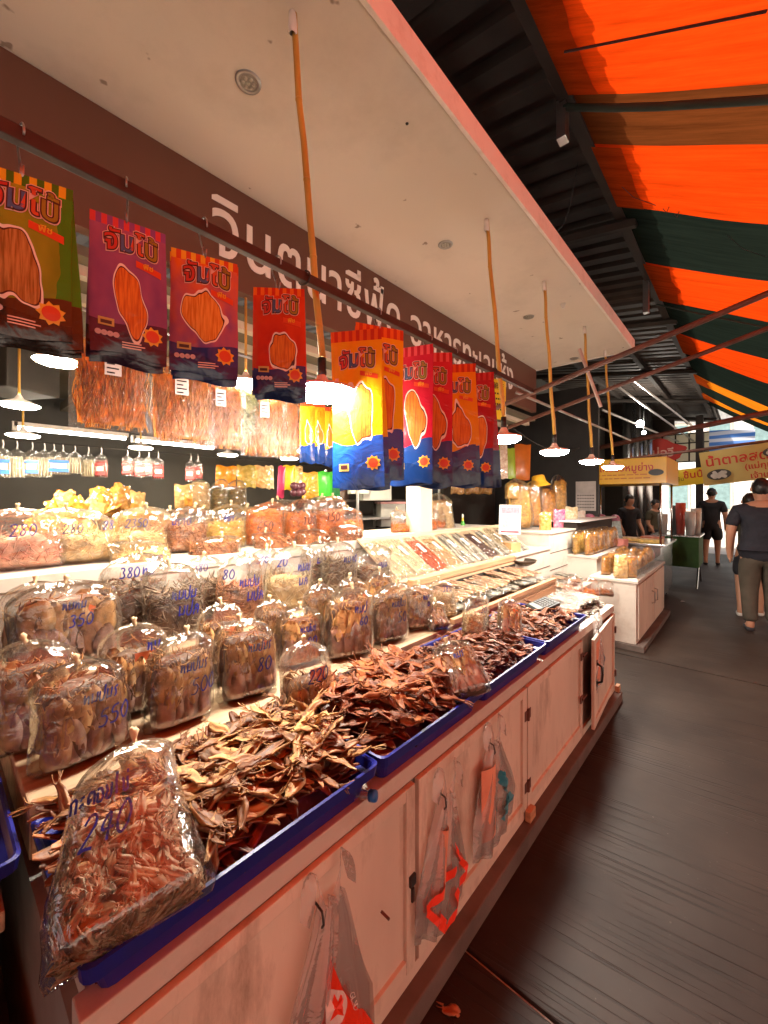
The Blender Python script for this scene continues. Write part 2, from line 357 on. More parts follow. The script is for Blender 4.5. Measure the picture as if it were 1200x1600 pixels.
for y in (-1.5, 1.35, 3.4, 5.6, 8, 10.6, 13.2):
    mb = MB(); mb.tube([(-.6, y, roofz(-.6) - .12), (-6, y, roofz(-6) - .12)], .045, 6); mb.build('rafter', M_dark, roof)
mb = MB(); mb.tube([(-.6, -4, 3.56), (-.6, 14.6, 3.56)], .022, 8); mb.build('eaves_pipe', M_dark, roof, True)
for p, q in (((880, 180), (893, 245)), ((1120 / 1.0 - 110, 475), (1016, 500))):
    a_, b_ = at(*p, X=-.72), at(*q, X=-.72)
    MB().box(-.745, -.70, a_.y - .03, a_.y + .03, b_.z, 3.56).build('bracket', M_steel, roof)

# ------------------------------------------------------------------ awning over the aisle
awn = thing('awning', 'striped orange and dark green cloth awning stretched over the aisle', 'awning')
XE = -.66
def awz(X, Y, wav=1):
    t = X - XE
    z = 3.53 - .60 * t + .045 * t * t  # unseen outer edge drawn out low to cut sky light
    far = max(0, min(1, (Y - 4.5) / 4))
    z -= far * (.22 * math.sin(min(1, max(0, t) / 3.0) * math.pi))
    z += wav * (.022 * math.sin(Y * 3.1 + X * .8) * min(1, t * 2) + .03 * math.sin(Y * 1.3 + .7) * min(1, t) + .012 * noise.noise((X * 2, Y * 2.5, 3)))
    return z
segs = [(-9, -7.5, M_tgr, 'green'), (-7.5, -5.5, M_tor, 'orange'), (-5.5, -4.4, M_tgr, 'green'), (-4.4, -3.5, M_tor, 'orange'), (-3.5, -1.9, M_tor, 'orange'), (-1.9, -1.0, M_tgr, 'green'), (-1.0, 2.17, M_tor, 'orange'), (2.17, 2.55, M_tbr, 'brown'), (2.55, 3.2, M_tor, 'orange'), (3.2, 4.1, M_tgr, 'green'),  # panels behind the camera added to shut out sky light
        (4.1, 5.0, M_tor, 'orange'), (5.0, 6.1, M_tgr, 'green'), (6.1, 7.0, M_tor, 'orange'), (7.0, 8.3, M_tgr, 'green'), (8.3, 9.0, M_tye, 'yellow'), (9.0, 9.9, M_tgr, 'green'), (9.9, 10.5, M_tye, 'yellow'), (10.5, 11.1, M_tgr, 'green')]
for y0, y1, m_, cn in segs:
    skew = .0
    mb = MB(); nv = max(6, int((y1 - y0) * 10))
    mb.grid(lambda u, v: (XE + 4.2 * u, y0 + (y1 - y0) * v + .15 * u, awz(XE + 4.2 * u, y0 + (y1 - y0) * v)), 38, nv)
    mb.build(cn + '_panel', m_, awn, True)
    if m_ in (M_tor, M_tye) and y0 > -2:
        mb = MB(); k = max(10, int((y1 - y0) * 16))
        def hem(u, v):
            Y = y0 + .01 + (y1 - y0 - .02) * v; wd = .1 + .035 * noise.noise((Y * 4, 1, 0)) + .02 * noise.noise((Y * 17, 5, 0)) + (.05 if y0 > 0 else .03)
            X = XE - .02 + wd * u * (1.2 if y0 > 3 else 1); return (X, Y, awz(X, Y) - .012)
        mb.grid(hem, 3, k); mb.build('hem_strip', M_tor2, awn, True)
for Y in (2.17, .95, 5.0):
    pts = [(XE - .05 + 3.3 * i / 16, Y + .02 + .12 * i / 16, awz(XE + 3.3 * i / 16, Y) - .02) for i in range(17)]
    mb = MB(); mb.tube(pts, .016 if Y == 2.17 else .007, 6); mb.build('cord', pm('green_cord', (.02, .035, .025), .8), awn, True)
for (p, q) in (((690 / 2 + 610, 222), (1025, 312)), ((1125, 202), (1198, 230)), ((1047, 412), (1036, 450)), ((1062, 414), (1054, 462))):
    a_, b_ = [at(x, y, D=2.6) for x, y in (p, q)]
    a_.z = awz(a_.x, a_.y) + .02; b_.z = awz(b_.x, b_.y) - .03
    mb = MB(); mb.tube([a_, (a_ + b_) / 2 + Vector((0, 0, -.04)), b_], .0025, 4); mb.build('loose_thread', M_wire, awn)
def on_awning(px, py):
    for i in range(200):
        p = at(px, py, D=.6 + i * .03)
        if p.z > awz(p.x, p.y) - .012: return p
    return p
ra, rb = on_awning(882, 74), on_awning(1198, 8); mb = MB(); mb.tube([ra.lerp(rb, i / 8) - Vector((0, 0, .02)) for i in range(9)], .005, 6); mb.build('rope', pm('dark_rope', (.05, .02, .015), .8), awn, True)
# steel support pipes crossing under the awning
def pipe(label, a_, b_, r=.018):
    mb = MB(); mb.tube([a_, b_], r, 10); o = mb.build('support_pipe', M_rust, None, True); tag(o, label, 'pipe', 'steel awning pipes'); return o
pipe('rusty steel pipe holding the end of the packet rail', (-1.45, 2.64, 2.10), (1.0, 2.6, 2.68), .015)
pipe('rusty steel pipe crossing in front of the bamboo lamp poles beyond the packet rail', (-1.5, 3.22, 2.09), (1.0, 3.2, 2.70), .014)
pipe('long brown steel pipe above the yellow cart sign', (-2.6, 7.0, 2.18), (1.2, 7.0, 2.73), .035)
pipe('thin dark steel pipe the sugar drink banner hangs from', (-2.6, 10.4, 2.35), (1.6, 10.4, 2.68), .03)
mb = MB(); mb.tube([(-1.25, 2.84, 2.27), at(985, 688, D=5.2)], .011, 8); tag(mb.build('brace_rod', M_steel, None, True), 'thin grey rod running from the pipe towards the far lamps', 'rod')
mb = MB(); p0, p1 = at(905, 545, D=2.75), at(939, 636, D=2.75)
mb.tube([p0, p1], .011, 6); tag(mb.build('hanging_tube', pm('pale_tube', (.5, .4, .35), .5), None), 'short pale tube hanging askew beside the bamboo poles', 'tube')
# packet rail
rail = thing('packet_rail', 'long dark brown steel rail the snack packets hang from', 'rail', (-1.05, 0, 2.2))
MB().box(-.011, .011, -.9, 2.62, -.015, .015, bev=.002).build('bar', pm('rail_paint', (.045, .016, .011), .55, .35, 14, .2, 80), rail)
for Y in (.80, 2.08):
    mb = MB(); mb.tube([(0.022 * math.cos(a * .8), Y + .006 * math.sin(a), .022 * math.sin(a * .8)) for a in [i * .5 for i in range(20)]], .003, 5); mb.build('wire_tie', M_wire, rail)

# ------------------------------------------------------------------ pendant lamps
def pendant(top, bot, label, d=.2):
    o = thing('pendant_lamp', label, 'lamp', bot, (0, 0, 0), 'disc lamps on bamboo poles')
    t = Vector(top) - Vector(bot); n_ = 9
    pth = [t * (k / n_) + (Vector((0, 0, .115)) * (1 - k / n_)) + Vector((.004 * math.sin(k * 1.7), .004 * math.cos(k * 2.1), 0)) for k in range(n_ + 1)]
    mb = MB(); mb.tube(pth, [.0125 - .003 * k / n_ for k in range(n_ + 1)], 10)
    for k in range(1, n_, 2): mb.tube([pth[k] - Vector((0, 0, .004)), pth[k] + Vector((0, 0, .004))], .0135 - .003 * k / n_, 10)
    mb.build('bamboo_pole', M_bamboo, o, True)
    mb = MB(); mb.lathe([(.0005, .0), (.011, -.002), (.013, -.03), (.0145, -.06), (.009, -.066)], 12, 0, Matrix.Translation(t + Vector((0, 0, .002)))); mb.build('ceiling_cap', M_cap, o, True)
    mb = MB(); mb.lathe([(.0005, .122), (.0155, .12), (.016, .085), (.0145, .08), (.0165, .076), (.0165, .06), (.014, .058)], 14); mb.build('socket', M_black, o, True)
    mb = MB(); mb.lathe([(.014, .06), (.022, .045), (.03, .03), (.055, .02), (d / 2 - .01, .012), (d / 2, .004), (d / 2 - .002, 0)], 28); mb.build('shade', M_pink, o, True)
    mb = MB(); mb.lathe([(d / 2 - .003, .001), (d / 2 * .93, -.014), (d / 2 * .7, -.026), (d / 2 * .35, -.033), (.0005, -.035)], 20); mb.build('diffuser', M_lamp, o, True)
    return o
for (tx, ty), (bx, by), lab in (((457, 20), (503, 612), 'lit disc lamp on a bamboo pole beside the red snack packets'),
                                ((760, 343), (787, 684), 'lit disc lamp on a bamboo pole behind the crimson packets'),
                                ((850, 440), (866, 705), 'lit disc lamp on a bamboo pole above the yellow bucket hat'),
                                ((913, 510), (924, 720), 'lit disc lamp on a bamboo pole between two others over the gold bags'),
                                ((945, 548), (957, 729), 'lit disc lamp on the farthest bamboo pole beside the yellow cart sign')):
    pendant(at(tx, ty, Z=3.0), at(bx, by, X=-1.06 if tx > 500 else -1.15), lab, .24 if tx < 500 else .2)
def shop_lamp(p, D, label, d=.17, drop=.35, m_=M_lampin):
    c = at(*p, D=D); o = thing('ceiling_lamp', label, 'lamp', c, (0, 0, 0), 'lit disc lamps inside the shop')
    top = max(.1, min(drop, 2.455 - c.z))
    mb = MB(); mb.tube([(0, 0, .03), (0, 0, top)], .006, 8); mb.build('rod', M_bamboo, o, True)
    mb = MB(); mb.lathe([(.006, .06), (.02, .035), (d / 2 - .01, .012), (d / 2, .003)], 22); mb.build('shade', M_cap, o, True)
    mb = MB(); mb.lathe([(d / 2, .002), (d / 2 * .8, -.007), (.0005, -.012)], 18); mb.build('diffuser', m_, o, True)
for p, D, lab in (((90, 566), 1.75, 'warm disc lamp behind the green and purple snack packets'), ((30, 634), 2.1, 'warm disc lamp under the black speaker box'),
                  ((36, 681), 2.6, 'warm disc lamp hanging below the left end of the tube lights'), ((220, 700), 3.3, 'warm disc lamp under the joint of the tube lights'),
                  ((356, 711), 3.7, 'warm disc lamp above the olive jars'), ((452, 717), 4.1, 'small warm disc lamp left of the yellow and blue sachets'),
                  ((384, 600), 1.9, 'warm disc lamp peeking behind the red snack packets'),
                  ((560, 706), 3.4, 'warm disc lamp behind the tall yellow packets')):
    shop_lamp(p, D, lab, drop=.7 if p[0] in (36, 220, 356, 452, 560) else .4)
for (a_, b_, lab) in (((22, 668), (200, 687), 'long lit tube light over the hanging sausage bags'), ((208, 688), (336, 701), 'lit tube light over the hanging red sachets'), ((435, 701), (470, 703), 'short lit tube light beside the sachets')):
    P, Q = at(*a_, X=-4.05), at(*b_, X=-4.05)
    o = thing('tube_light', lab, 'tube light', P, (0, 0, 0), 'tube lights inside the shop'); L = (Q - P).y
    MB().box(-.02, .02, 0, L, .012, .045).build('housing', M_cap, o)
    mb = MB(); mb.tube([(0, .02, 0), (0, L - .02, 0)], .014, 8); mb.build('tube', M_tube, o)
    MB().box(-.02, .02, -.012, .018, -.02, .046).build('end_cap', M_cap, o)
    MB().box(-.005, .005, L * .5 - .005, L * .5 + .005, .045, 2.458 - P.z).build('hanger', M_black, o)
# ------------------------------------------------------------------ stepped counter
Y0, Y1 = .155, 3.42
ctr = thing('counter', 'pale painted cabinet counter stepped up in wooden shelves towards the back', 'counter')
MB().box(-1.18, -.80, Y0 + .02, Y1, .66, .70).build('counter_top', M_white, ctr)
MB().box(-.80, -.75, Y0, Y1, .664, .712, bev=.003).build('front_rail', M_white, ctr)
MB().box(-.79, -.745, Y0, Y1, .075, .115, bev=.002).build('bottom_rail', M_door, ctr)
MB().box(-2.6, -.77, Y0, Y0 + .03, .08, .66).build('end_panel', pm('stained_shade_panel', (.3, .29, .26), .8, .3, 3, .3, 20, dirt=(.06, .055, .05), dirt_scale=2, dirt_amt=.8), ctr)  # dirty white panel; its shade is put into the dark grey
MB().box(-2.6, -.77, Y1 - .03, Y1 - .001, .08, .66).build('end_panel', M_white, ctr)
MB().box(-2.6, -2.57, Y0, 4.1, .08, 1.19).build('back_panel', M_white, ctr)
MB().box(-2.62, -.70, Y0 - .02, Y1 + .03, 0, .074, bev=.006).build('plinth', M_conc, ctr)
YA, YB = Y0, 4.05
MB().box(-1.575, -1.19, YA, Y1 + .05, .794, .82, bev=.003).build('lower_shelf', M_ply, ctr)
MB().box(-1.20, -1.188, YA + .003, Y1 + .05, .70, .793, bev=.002).build('lower_riser', M_plyedge, ctr)
MB().box(-1.99, -1.56, YA, YB, .924, .95, bev=.003).build('middle_shelf', M_ply, ctr)
MB().box(-1.573, -1.562, YA + .003, YB - .01, .822, .923).build('middle_riser', M_dark, ctr)
for z0, z1 in ((.952, 1.075), (1.079, 1.165)):
    MB().box(-1.992, -1.978 - (.003 if z0 < 1 else 0), YA, YB - .02, z0, z1, bev=.002).build('riser_board', M_white, ctr)
MB().box(-2.58, -1.965, YA, YB, 1.168, 1.22, bev=.003).build('upper_shelf', M_white, ctr)
MB().box(-2.58, -1.19, YA, YA + .02, .70, .793).build('side_cheek', M_ply, ctr)
MB().box(-2.58, -1.575, YA + .001, YA + .021, .823, .922).build('side_cheek', M_white, ctr)
MB().box(-1.215, -1.185, 1.9, Y1 + .05, .823, .85, bev=.002).build('shelf_lip', M_plyedge, ctr)
MB().box(-1.60, -1.555, 2.02, YB, .953, .995, bev=.003).build('shelf_lip', M_plyedge, ctr)
# cabinet doors
def door(y0, y1, hinge=None, op=0, handle=None):
    d = bpy.data.objects.new('door', None); COL.objects.link(d); d.parent = ctr; d.empty_display_size = .05
    d.location = (-.752, y1 if hinge == 'far' else y0, .118); d.rotation_euler = (0, 0, op)
    s = -1 if hinge == 'far' else 1; W, H = y1 - y0, .538
    def bx(x0, x1, a, b, z0, z1, m, nm): 
        ya, yb = (a, b) if s > 0 else (-b, -a); MB().box(x0, x1, ya, yb, z0, z1, bev=.002).build(nm, m, d)
    bx(-.004, .0, .03, W - .03, .03, H - .03, M_door, 'panel')
    bx(-.006, .012, .004, .045, 0, H, M_door, 'stile'); bx(-.006, .012, W - .045, W - .004, 0, H, M_door, 'stile')
    bx(-.006, .0115, .046, W - .046, 0, .04, M_door, 'rail'); bx(-.006, .0115, .046, W - .046, H - .035, H, M_door, 'rail')
    for z in (.1, H - .12):
        mb = MB(); yb = .0 if s > 0 else 0; mb.tube([(.016, yb, z - .025), (.016, yb, z + .025)], .006, 8); mb.box(.0125, .0145, s * .002 if s > 0 else -.03, .03 if s > 0 else -.002, z - .022, z + .022)
        mb.build('hinge', M_rust, d)
    if handle:
        yh = s * (W - handle)
        mb = MB(); mb.tube([(.012, yh, .26), (.04, yh, .275), (.044, yh, .32), (.04, yh, .365), (.012, yh, .38)], .007, 8); mb.box(.0122, .016, yh - .01, yh + .01, .24, .275); mb.box(.0122, .016, yh - .01, yh + .01, .365, .4); mb.build('handle', M_black, d, True)
    return d
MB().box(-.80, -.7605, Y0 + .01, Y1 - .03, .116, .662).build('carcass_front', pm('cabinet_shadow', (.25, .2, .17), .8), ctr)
d1 = door(.16, .975, None)
d2 = door(.985, 1.795, 'far'); d3 = door(1.80, 2.62, None); d4 = door(2.66, 3.40, 'far', R(4), .07)
mb = MB(); mb.tube([(.012, .66, .27), (.04, .66, .268)], .004, 6); mb.build('nail', M_rust, d1)
mb = MB(); mb.box(.0122, .018, .79, .80, .2, .24); mb.box(.0122, .02, .78, .805, .25, .28); mb.build('latch', M_black, d1)
mb = MB(); mb.tube([(.02, .8, .45), (.02, .87, .45)], .006, 8); mb.box(.0123, .018, .77, .81, .43, .47); mb.build('bolt', M_rust, d3)
mb = MB(); mb.tube([(.02, .78, .2), (.02, .86, .2)], .006, 8); mb.box(.0123, .018, .76, .81, .18, .22); mb.build('bolt', M_rust, d3)
for Y in (1.80, 3.43):
    MB().box(-.74, -.715, Y - .03, Y + .03, .075, .12, bev=.002).build('wood_block', M_plyedge, ctr)

# ------------------------------------------------------------------ blue trays
def tray_mesh(L, Wd, H=.085):
    """shallow plastic tray: base, four sloping sides with thickness, stepped wide rim"""
    mb = MB()
    def ring(i, z, r=.02):
        x0, x1, y0, y1 = i, Wd - i, i, L - i; pts = []
        for cx, cy, a0 in ((x1 - r, y1 - r, 0), (x0 + r, y1 - r, 90), (x0 + r, y0 + r, 180), (x1 - r, y0 + r, 270)):
            for k in range(4): a = R(a0 + 30 * k); pts.append((cx + r * math.cos(a), cy + r * math.sin(a), z))
        return pts
    rings = [ring(.035, 0), ring(.022, H * .55), ring(.0215, H * .62), ring(.004, H * .66), ring(0, H), ring(.006, H + .002), ring(.010, H - .002), ring(.016, H * .7), ring(.028, H * .62), ring(.042, .006)]
    n = 16; vs = [p for r_ in rings for p in r_]; fs = []
    for i in range(len(rings) - 1):
        for j in range(n): fs.append((i * n + j, i * n + (j + 1) % n, (i + 1) * n + (j + 1) % n, (i + 1) * n + j))
    fs += [tuple(range(n - 1, -1, -1)), tuple(range((len(rings) - 1) * n, len(rings) * n))]
    return mb.add(vs, fs).mesh('blue_tray', M_blue)
TRAYS = []
for i, (y0, y1, lab) in enumerate(((.152, .808, 'blue plastic tray of tan dried squid holding the 240 price bag'), (.818, 1.40, 'blue plastic tray of big reddish dried squid next to the tan squid tray'),
                                   (1.41, 2.02, 'blue plastic tray of small dark dried squid holding the bag of pale whitebait'), (2.035, 2.68, 'blue plastic tray under the black calculator'))):
    o = link('food_tray', tray_mesh(y1 - y0, .44)); o.location = (-1.172, y0, .714); tag(o, lab, 'tray', 'blue trays along the counter front'); TRAYS.append((y0, y1))
# ------------------------------------------------------------------ goods: materials
M_film = film('bag_film', base=.05, gain=1.25, milk=.025, rough=.06, bump=.45)
M_film2 = film('pack_film', base=.015, gain=.85, milk=.02, bump=.8, bscale=60, rough=.1)
M_carrier = film('carrier_film', tint=(.99, .98, .97), milk=.36, bump=.35, bscale=14, rough=.15, base=.0, gain=.8, haze=(.96, .92, .89))
M_ink = pm('blue_marker', (.012, .014, .16), .4, .1, 5, 0)
M_inkb = pm('black_marker', (.012, .01, .014), .4, .1, 5, 0)
M_band = pm('rubber_band', (.6, .45, .26), .6, .2, 30, 0)
def food(name, col, var=.45, rough=.45, scale=30, bump=.5, rnd_=0, spec=.5, trans=.12): return pm(name, col, rough, var, scale, bump, 90, rnd=rnd_, spec=spec, trans=trans)
SQ = [food('squid_brown', (.27, .11, .045)), food('squid_amber', (.46, .23, .08)), food('squid_mauve', (.36, .19, .135)), food('squid_dark', (.12, .05, .025))]
M_red = food('squid_red', (.3, .075, .03))
SHR = {'pink': [food('shred_pink', (.75, .27, .17)), food('shred_rose', (.72, .33, .2))], 'cream': [food('shred_cream', (.75, .5, .23)), food('shred_straw', (.66, .42, .17))],
       'orange': [food('shred_orange', (.8, .24, .03)), food('shred_deep', (.75, .17, .02))], 'brown': [food('shred_brown', (.38, .13, .045)), food('shred_tan', (.48, .19, .07))],
       'grey': [food('shred_grey', (.3, .2, .12)), food('shred_umber', (.16, .085, .045))], 'straw': [food('bait_pale', (.62, .45, .24)), food('bait_straw', (.52, .34, .15))],
       'yellow': [food('chip_yellow', (.78, .5, .12)), food('chip_gold', (.7, .36, .06))], 'olive': [food('olive_brown', (.24, .17, .04)), food('olive_dark', (.15, .11, .03))],
       'gold': [food('crisp_gold', (.75, .36, .05)), food('crisp_amber', (.6, .24, .03))]}
# ------------------------------------------------------------------ clear standing bag
def bprof(t, soft=.28):
    k = 1 - soft
    if t < .05: wf = .94 + .06 * t / .05
    elif t < k: wf = 1 - .07 * (t - .05) / (k - .05)
    else:
        q = (t - k) / soft; wf = .93 * (max(0, 1 - q ** 2.3)) ** .55
    if t < .14: df = .16 + .84 * math.sin(t / .14 * math.pi / 2)
    elif t < k: df = 1 - .12 * (t - .14) / (k - .14)
    else: df = .88 * (max(0, 1 - ((t - k) / soft) ** 2.2)) ** .5
    return max(wf, .05), max(df, .05)
NEXP = 2.7
def bag_y(W, D, H, x, z, soft=.28):
    wf, df = bprof(max(0, min(1, z / H)), soft); a, b = W / 2 * wf, D / 2 * df
    q = min(1, abs(x) / a); return -b * (1 - q ** NEXP) ** (1 / NEXP)
def LEAN(seed): rs = random.Random(seed + 5); return rs.uniform(-.2, .2), rs.uniform(-.25, .25)
def bag_mesh(W, D, H, seed=0, soft=.28):
    rs = random.Random(seed); mb = MB(); n = 44
    ts = [0, .01, .03, .06, .1, .16, .25, .35, .46, .57, .66, .72, .76, .80, .84, .88, .915, .945, .97, .985, 1]
    ph = rs.uniform(0, 6); kp = rs.choice((8, 9, 11, 13)); rings = []; lean = LEAN(seed)
    for t in ts:
        wf, df = bprof(t, soft); q = max(0, (t - (1 - soft)) / soft)
        for j in range(n):
            th = 2 * math.pi * j / n; c, s_ = math.cos(th), math.sin(th)
            r = (abs(c) ** NEXP + abs(s_) ** NEXP) ** (-1 / NEXP)
            m = 1 + (.16 * q * (1 - .3 * q)) * ((.7 - abs(math.sin(kp * .5 * th + ph + 1.2 * math.sin(2 * th))) * 1.4) * .7 + .5 * math.sin((kp + 6) * th + ph)) + .018 * math.sin(2 * th + 7 * t + ph) + .012 * math.sin(5 * th - 9 * t)
            if t < .005: m = 1
            m *= 1 + (.07 * noise.noise((c * 1.3 + seed, s_ * 1.3, t * 2.2)) + .03 * noise.noise((c * 4 + seed, s_ * 4, t * 7))) * min(1, t * 8)
            rings.append((W / 2 * wf * r * c * m + lean[0] * t ** 3 * W, D / 2 * df * r * s_ * m + lean[1] * t ** 3 * D, H * t + .02 * q * (1 - q) * H * 2 * noise.noise((c * 2, s_ * 2, seed)) + .012 * q * H * math.sin(kp * th + ph + 1.2 * math.sin(2 * th))))
    fs = [(i * n + j, i * n + (j + 1) % n, (i + 1) * n + (j + 1) % n, (i + 1) * n + j) for i in range(len(ts) - 1) for j in range(n)] + [tuple(range(n - 1, -1, -1))]
    return mb.add(rings, fs).mesh('plastic_film', M_film, True)
def knot_mesh(H, s=1.0):
    mb = MB(); mb.lathe([(.006 * s, -.006), (.0075 * s, .0), (.005 * s, .006 * s), (.007 * s, .012 * s), (.0105 * s, .021 * s), (.006 * s, .026 * s), (.0004, .023 * s)], 10, 0, Matrix.Translation((0, 0, H)) @ Matrix.Rotation(.25, 4, 'X'))
    for v in range(len(mb.v)):
        x, y, z = mb.v[v]; mb.v[v] = (x * (1 + .2 * math.sin(v * 2.3)), y * (1 + .2 * math.cos(v * 1.7)), z + .002 * math.sin(v * 1.3))
    return mb.mesh('knot', M_band, True)
def strand(mb, p, d, up, L, r, mi, rs, curl=.5, k=6, n=4):
    P = Vector(p); d = Vector(d).normalized(); up = Vector(up); pts = [P]
    for i in range(k):
        d = (d + Vector((rs.uniform(-1, 1), rs.uniform(-1, 1), rs.uniform(-1, 1))) * curl * .6).normalized()
        pts.append(pts[-1] + d * L / k)
    mb.tube(pts, [r * (.6 + .4 * math.sin(math.pi * (i + .3) / (k + .6))) for i in range(k + 1)], n, mi)
def inside(W, D, H, x, y, z, sc=.9):
    wf, df = bprof(max(0, min(1, z / H))); return (abs(x) / (W / 2 * wf * sc)) ** NEXP + (abs(y) / (D / 2 * df * sc)) ** NEXP < 1
def core(mb, W, D, H, fill, seed, mi=0, sc=.86, tall=.1):
    n = 24; rows = []
    ts = [.02, .08, .16, .3, .5, .7, .85, .95, 1.0, 1.03]
    for i, t in enumerate(ts):
        z = fill * H * min(t, 1); wf, df = bprof(z / H); k = 1 if t <= .85 else (1 - ((t - .85) / .19) ** 2) ** .5 if t < 1.03 else .05
        for j in range(n):
            th = 2 * math.pi * j / n; c, s_ = math.cos(th), math.sin(th); r = (abs(c) ** NEXP + abs(s_) ** NEXP) ** (-1 / NEXP)
            m = sc * k * (1 + .07 * noise.noise((c * 2 + seed, s_ * 2, t * 4)))
            rows.append((W / 2 * wf * r * c * m, D / 2 * df * r * s_ * m, z + tall * H * .35 * noise.noise((c * 1.5, s_ * 1.5, seed)) * t ** 3))
    fs = [(i * n + j, i * n + (j + 1) % n, (i + 1) * n + (j + 1) % n, (i + 1) * n + j) for i in range(len(ts) - 1) for j in range(n)] + [tuple(range(n - 1, -1, -1)), tuple((len(ts) - 1) * n + j for j in range(n))]
    mb.add(rows, fs, mi)
def slab(mb, c, ax, nrm, L, Wd, mi, rs, th=.004, tip=.5):
    """a flat dried squid body: pointed leaf with thickness, gently buckled"""
    ax = Vector(ax).normalized(); nrm = Vector(nrm).normalized(); sd = ax.cross(nrm).normalized(); nrm = sd.cross(ax); c = Vector(c)
    k = 8; vs = []; bend = rs.uniform(-.25, .25); tw = rs.uniform(-.4, .4); wob = rs.uniform(0, 6)
    for i in range(k + 1):
        t = i / k; w_ = Wd / 2 * (math.sin(math.pi * (t * .94 + .04)) ** .6) * (1 - .35 * t * tip) + .0008
        o = c + ax * L * (t - .5) + nrm * (L * bend * (t - .5) ** 2 + .004 * math.sin(wob + t * 7)) ; ca = tw * (t - .5)
        sdd = sd * math.cos(ca) + nrm * math.sin(ca); cup = .22 * w_
        vs += [o - sdd * w_ + nrm * cup, o - sdd * w_ * .35 + nrm * th * .7, o + nrm * th * .1, o + sdd * w_ * .35 + nrm * th * .7, o + sdd * w_ + nrm * cup, o - nrm * th * .6]
    fs = [(i * 6 + j, i * 6 + (j + 1) % 6, (i + 1) * 6 + (j + 1) % 6, (i + 1) * 6 + j) for i in range(k) for j in range(6)] + [(0, 1, 2, 3, 4, 5), tuple(k * 6 + 5 - j for j in range(6))]
    mb.add(vs, fs, mi)
def fill_squid(W, D, H, fill, seed):
    rs = random.Random(seed); mb = MB(); core(mb, W, D, H, fill * .93, seed, 3, .78)
    for side in (-1, 1):
        for row in range(2):
            k = 5 if side < 0 else 3
            for i in range(k):
                x = W * (-.38 + .76 * (i + .5 + rs.uniform(-.3, .3)) / k); L = H * fill * rs.uniform(.48, .62)
                z = H * fill * (.33 if row == 0 else .62) + rs.uniform(-.015, .015); y = bag_y(W, D, H, x, z) * .9 * -side + side * row * .0
                y = side * abs(y); up = 1 if row == 0 else rs.choice((1, -1))
                slab(mb, (x, y, z), (rs.uniform(-.18, .18), 0, up), (x * 2.2 / W * .9, side, 0), L, W * rs.uniform(.26, .36), rs.choice((0, 2, 2, 2)) if row == 0 else rs.choice((0, 1, 1, 1)), rs, .006)
    for i in range(170):
        z = H * fill * rs.uniform(.6, 1.02); x = rs.uniform(-.42, .42) * W
        y = bag_y(W, D, H, x, min(z, H * .95)) * rs.uniform(.75, .92) * rs.choice((1, 1, -1))
        strand(mb, (x, y, z), (rs.uniform(-.5, .5), rs.uniform(-.2, .2), rs.uniform(-1, .3)), (0, 0, 1), rs.uniform(.02, .05), rs.uniform(.0012, .0026), rs.choice((0, 1, 1, 1)), rs, .6, 5)
    return clampbag(mb, W, D, H).mesh('dried_squid', SQ, True)
def fill_shred(W, D, H, fill, seed, kind, n=330, r=.0017, L=.05):
    rs = random.Random(seed); mb = MB(); core(mb, W, D, H, fill, seed, 1, .84, .5)
    for i in range(n):
        if rs.random() < .72:
            z = H * fill * rs.uniform(.04, 1); th = rs.uniform(0, 2 * math.pi); wf, df = bprof(z / H); c, s_ = math.cos(th), math.sin(th)
            rr = (abs(c) ** NEXP + abs(s_) ** NEXP) ** (-1 / NEXP) * rs.uniform(.84, .93); p = (W / 2 * wf * c * rr, D / 2 * df * s_ * rr, z)
            d = Vector((-s_ * W, c * D, 0)).normalized() * rs.uniform(-1, 1) + Vector((0, 0, rs.uniform(-.8, .8)))
        else:
            x, y = rs.uniform(-.8, .8) * W / 2, rs.uniform(-.8, .8) * D / 2; p = (x, y, H * fill * rs.uniform(.96, 1.07)); d = Vector((rs.uniform(-1, 1), rs.uniform(-1, 1), rs.uniform(-.2, .5)))
        strand(mb, p, d, (0, 0, 1), L * rs.uniform(.6, 1.3), r * rs.uniform(.7, 1.3), rs.choice((0, 0, 1)), rs, .55, 5)
    return clampbag(mb, W, D, H).mesh(kind + '_shreds', SHR[kind], True)
def fill_baby(W, D, H, fill, seed):
    rs = random.Random(seed); mb = MB(); core(mb, W, D, H, fill * .95, seed, 1, .8, .6)
    for i in range(150):
        z = H * fill * rs.uniform(.03, 1.02); x = rs.uniform(-.42, .42) * W; y = bag_y(W, D, H, x, z) * rs.uniform(.78, .93) * (1 if rs.random() < .8 else -1)
        slab(mb, (x, y, z), (rs.uniform(-1, 1), rs.uniform(-.2, .2), rs.uniform(-1, 1)), (rs.uniform(-.3, .3), -1, rs.uniform(-.3, .3)), rs.uniform(.04, .065), rs.uniform(.014, .022), rs.choice((0, 0, 1, 2)), rs, .011)
        for q in range(2): strand(mb, (x + rs.uniform(-.02, .02), y, z + rs.uniform(-.02, .02)), (rs.uniform(-1, 1), 0, rs.uniform(-1, 1)), (0, 0, 1), rs.uniform(.02, .035), .0014, rs.choice((0, 1)), rs, .6, 4, 3)
    return clampbag(mb, W, D, H).mesh('baby_squid', [food('baby_pale', (.6, .42, .26)), food('baby_brown', (.36, .2, .1)), food('baby_rust', (.48, .26, .12))], True)
def clampbag(mb, W, D, H):
    for i, (x, y, z) in enumerate(mb.v):
        z = max(.004, min(z, H * .93)); wf, df = bprof(z / H); q = ((abs(x) / (W / 2 * wf)) ** NEXP + (abs(y) / (D / 2 * df)) ** NEXP) ** (1 / NEXP)
        if q > .96: x *= .96 / q; y *= .96 / q
        mb.v[i] = (x, y, z)
    return mb
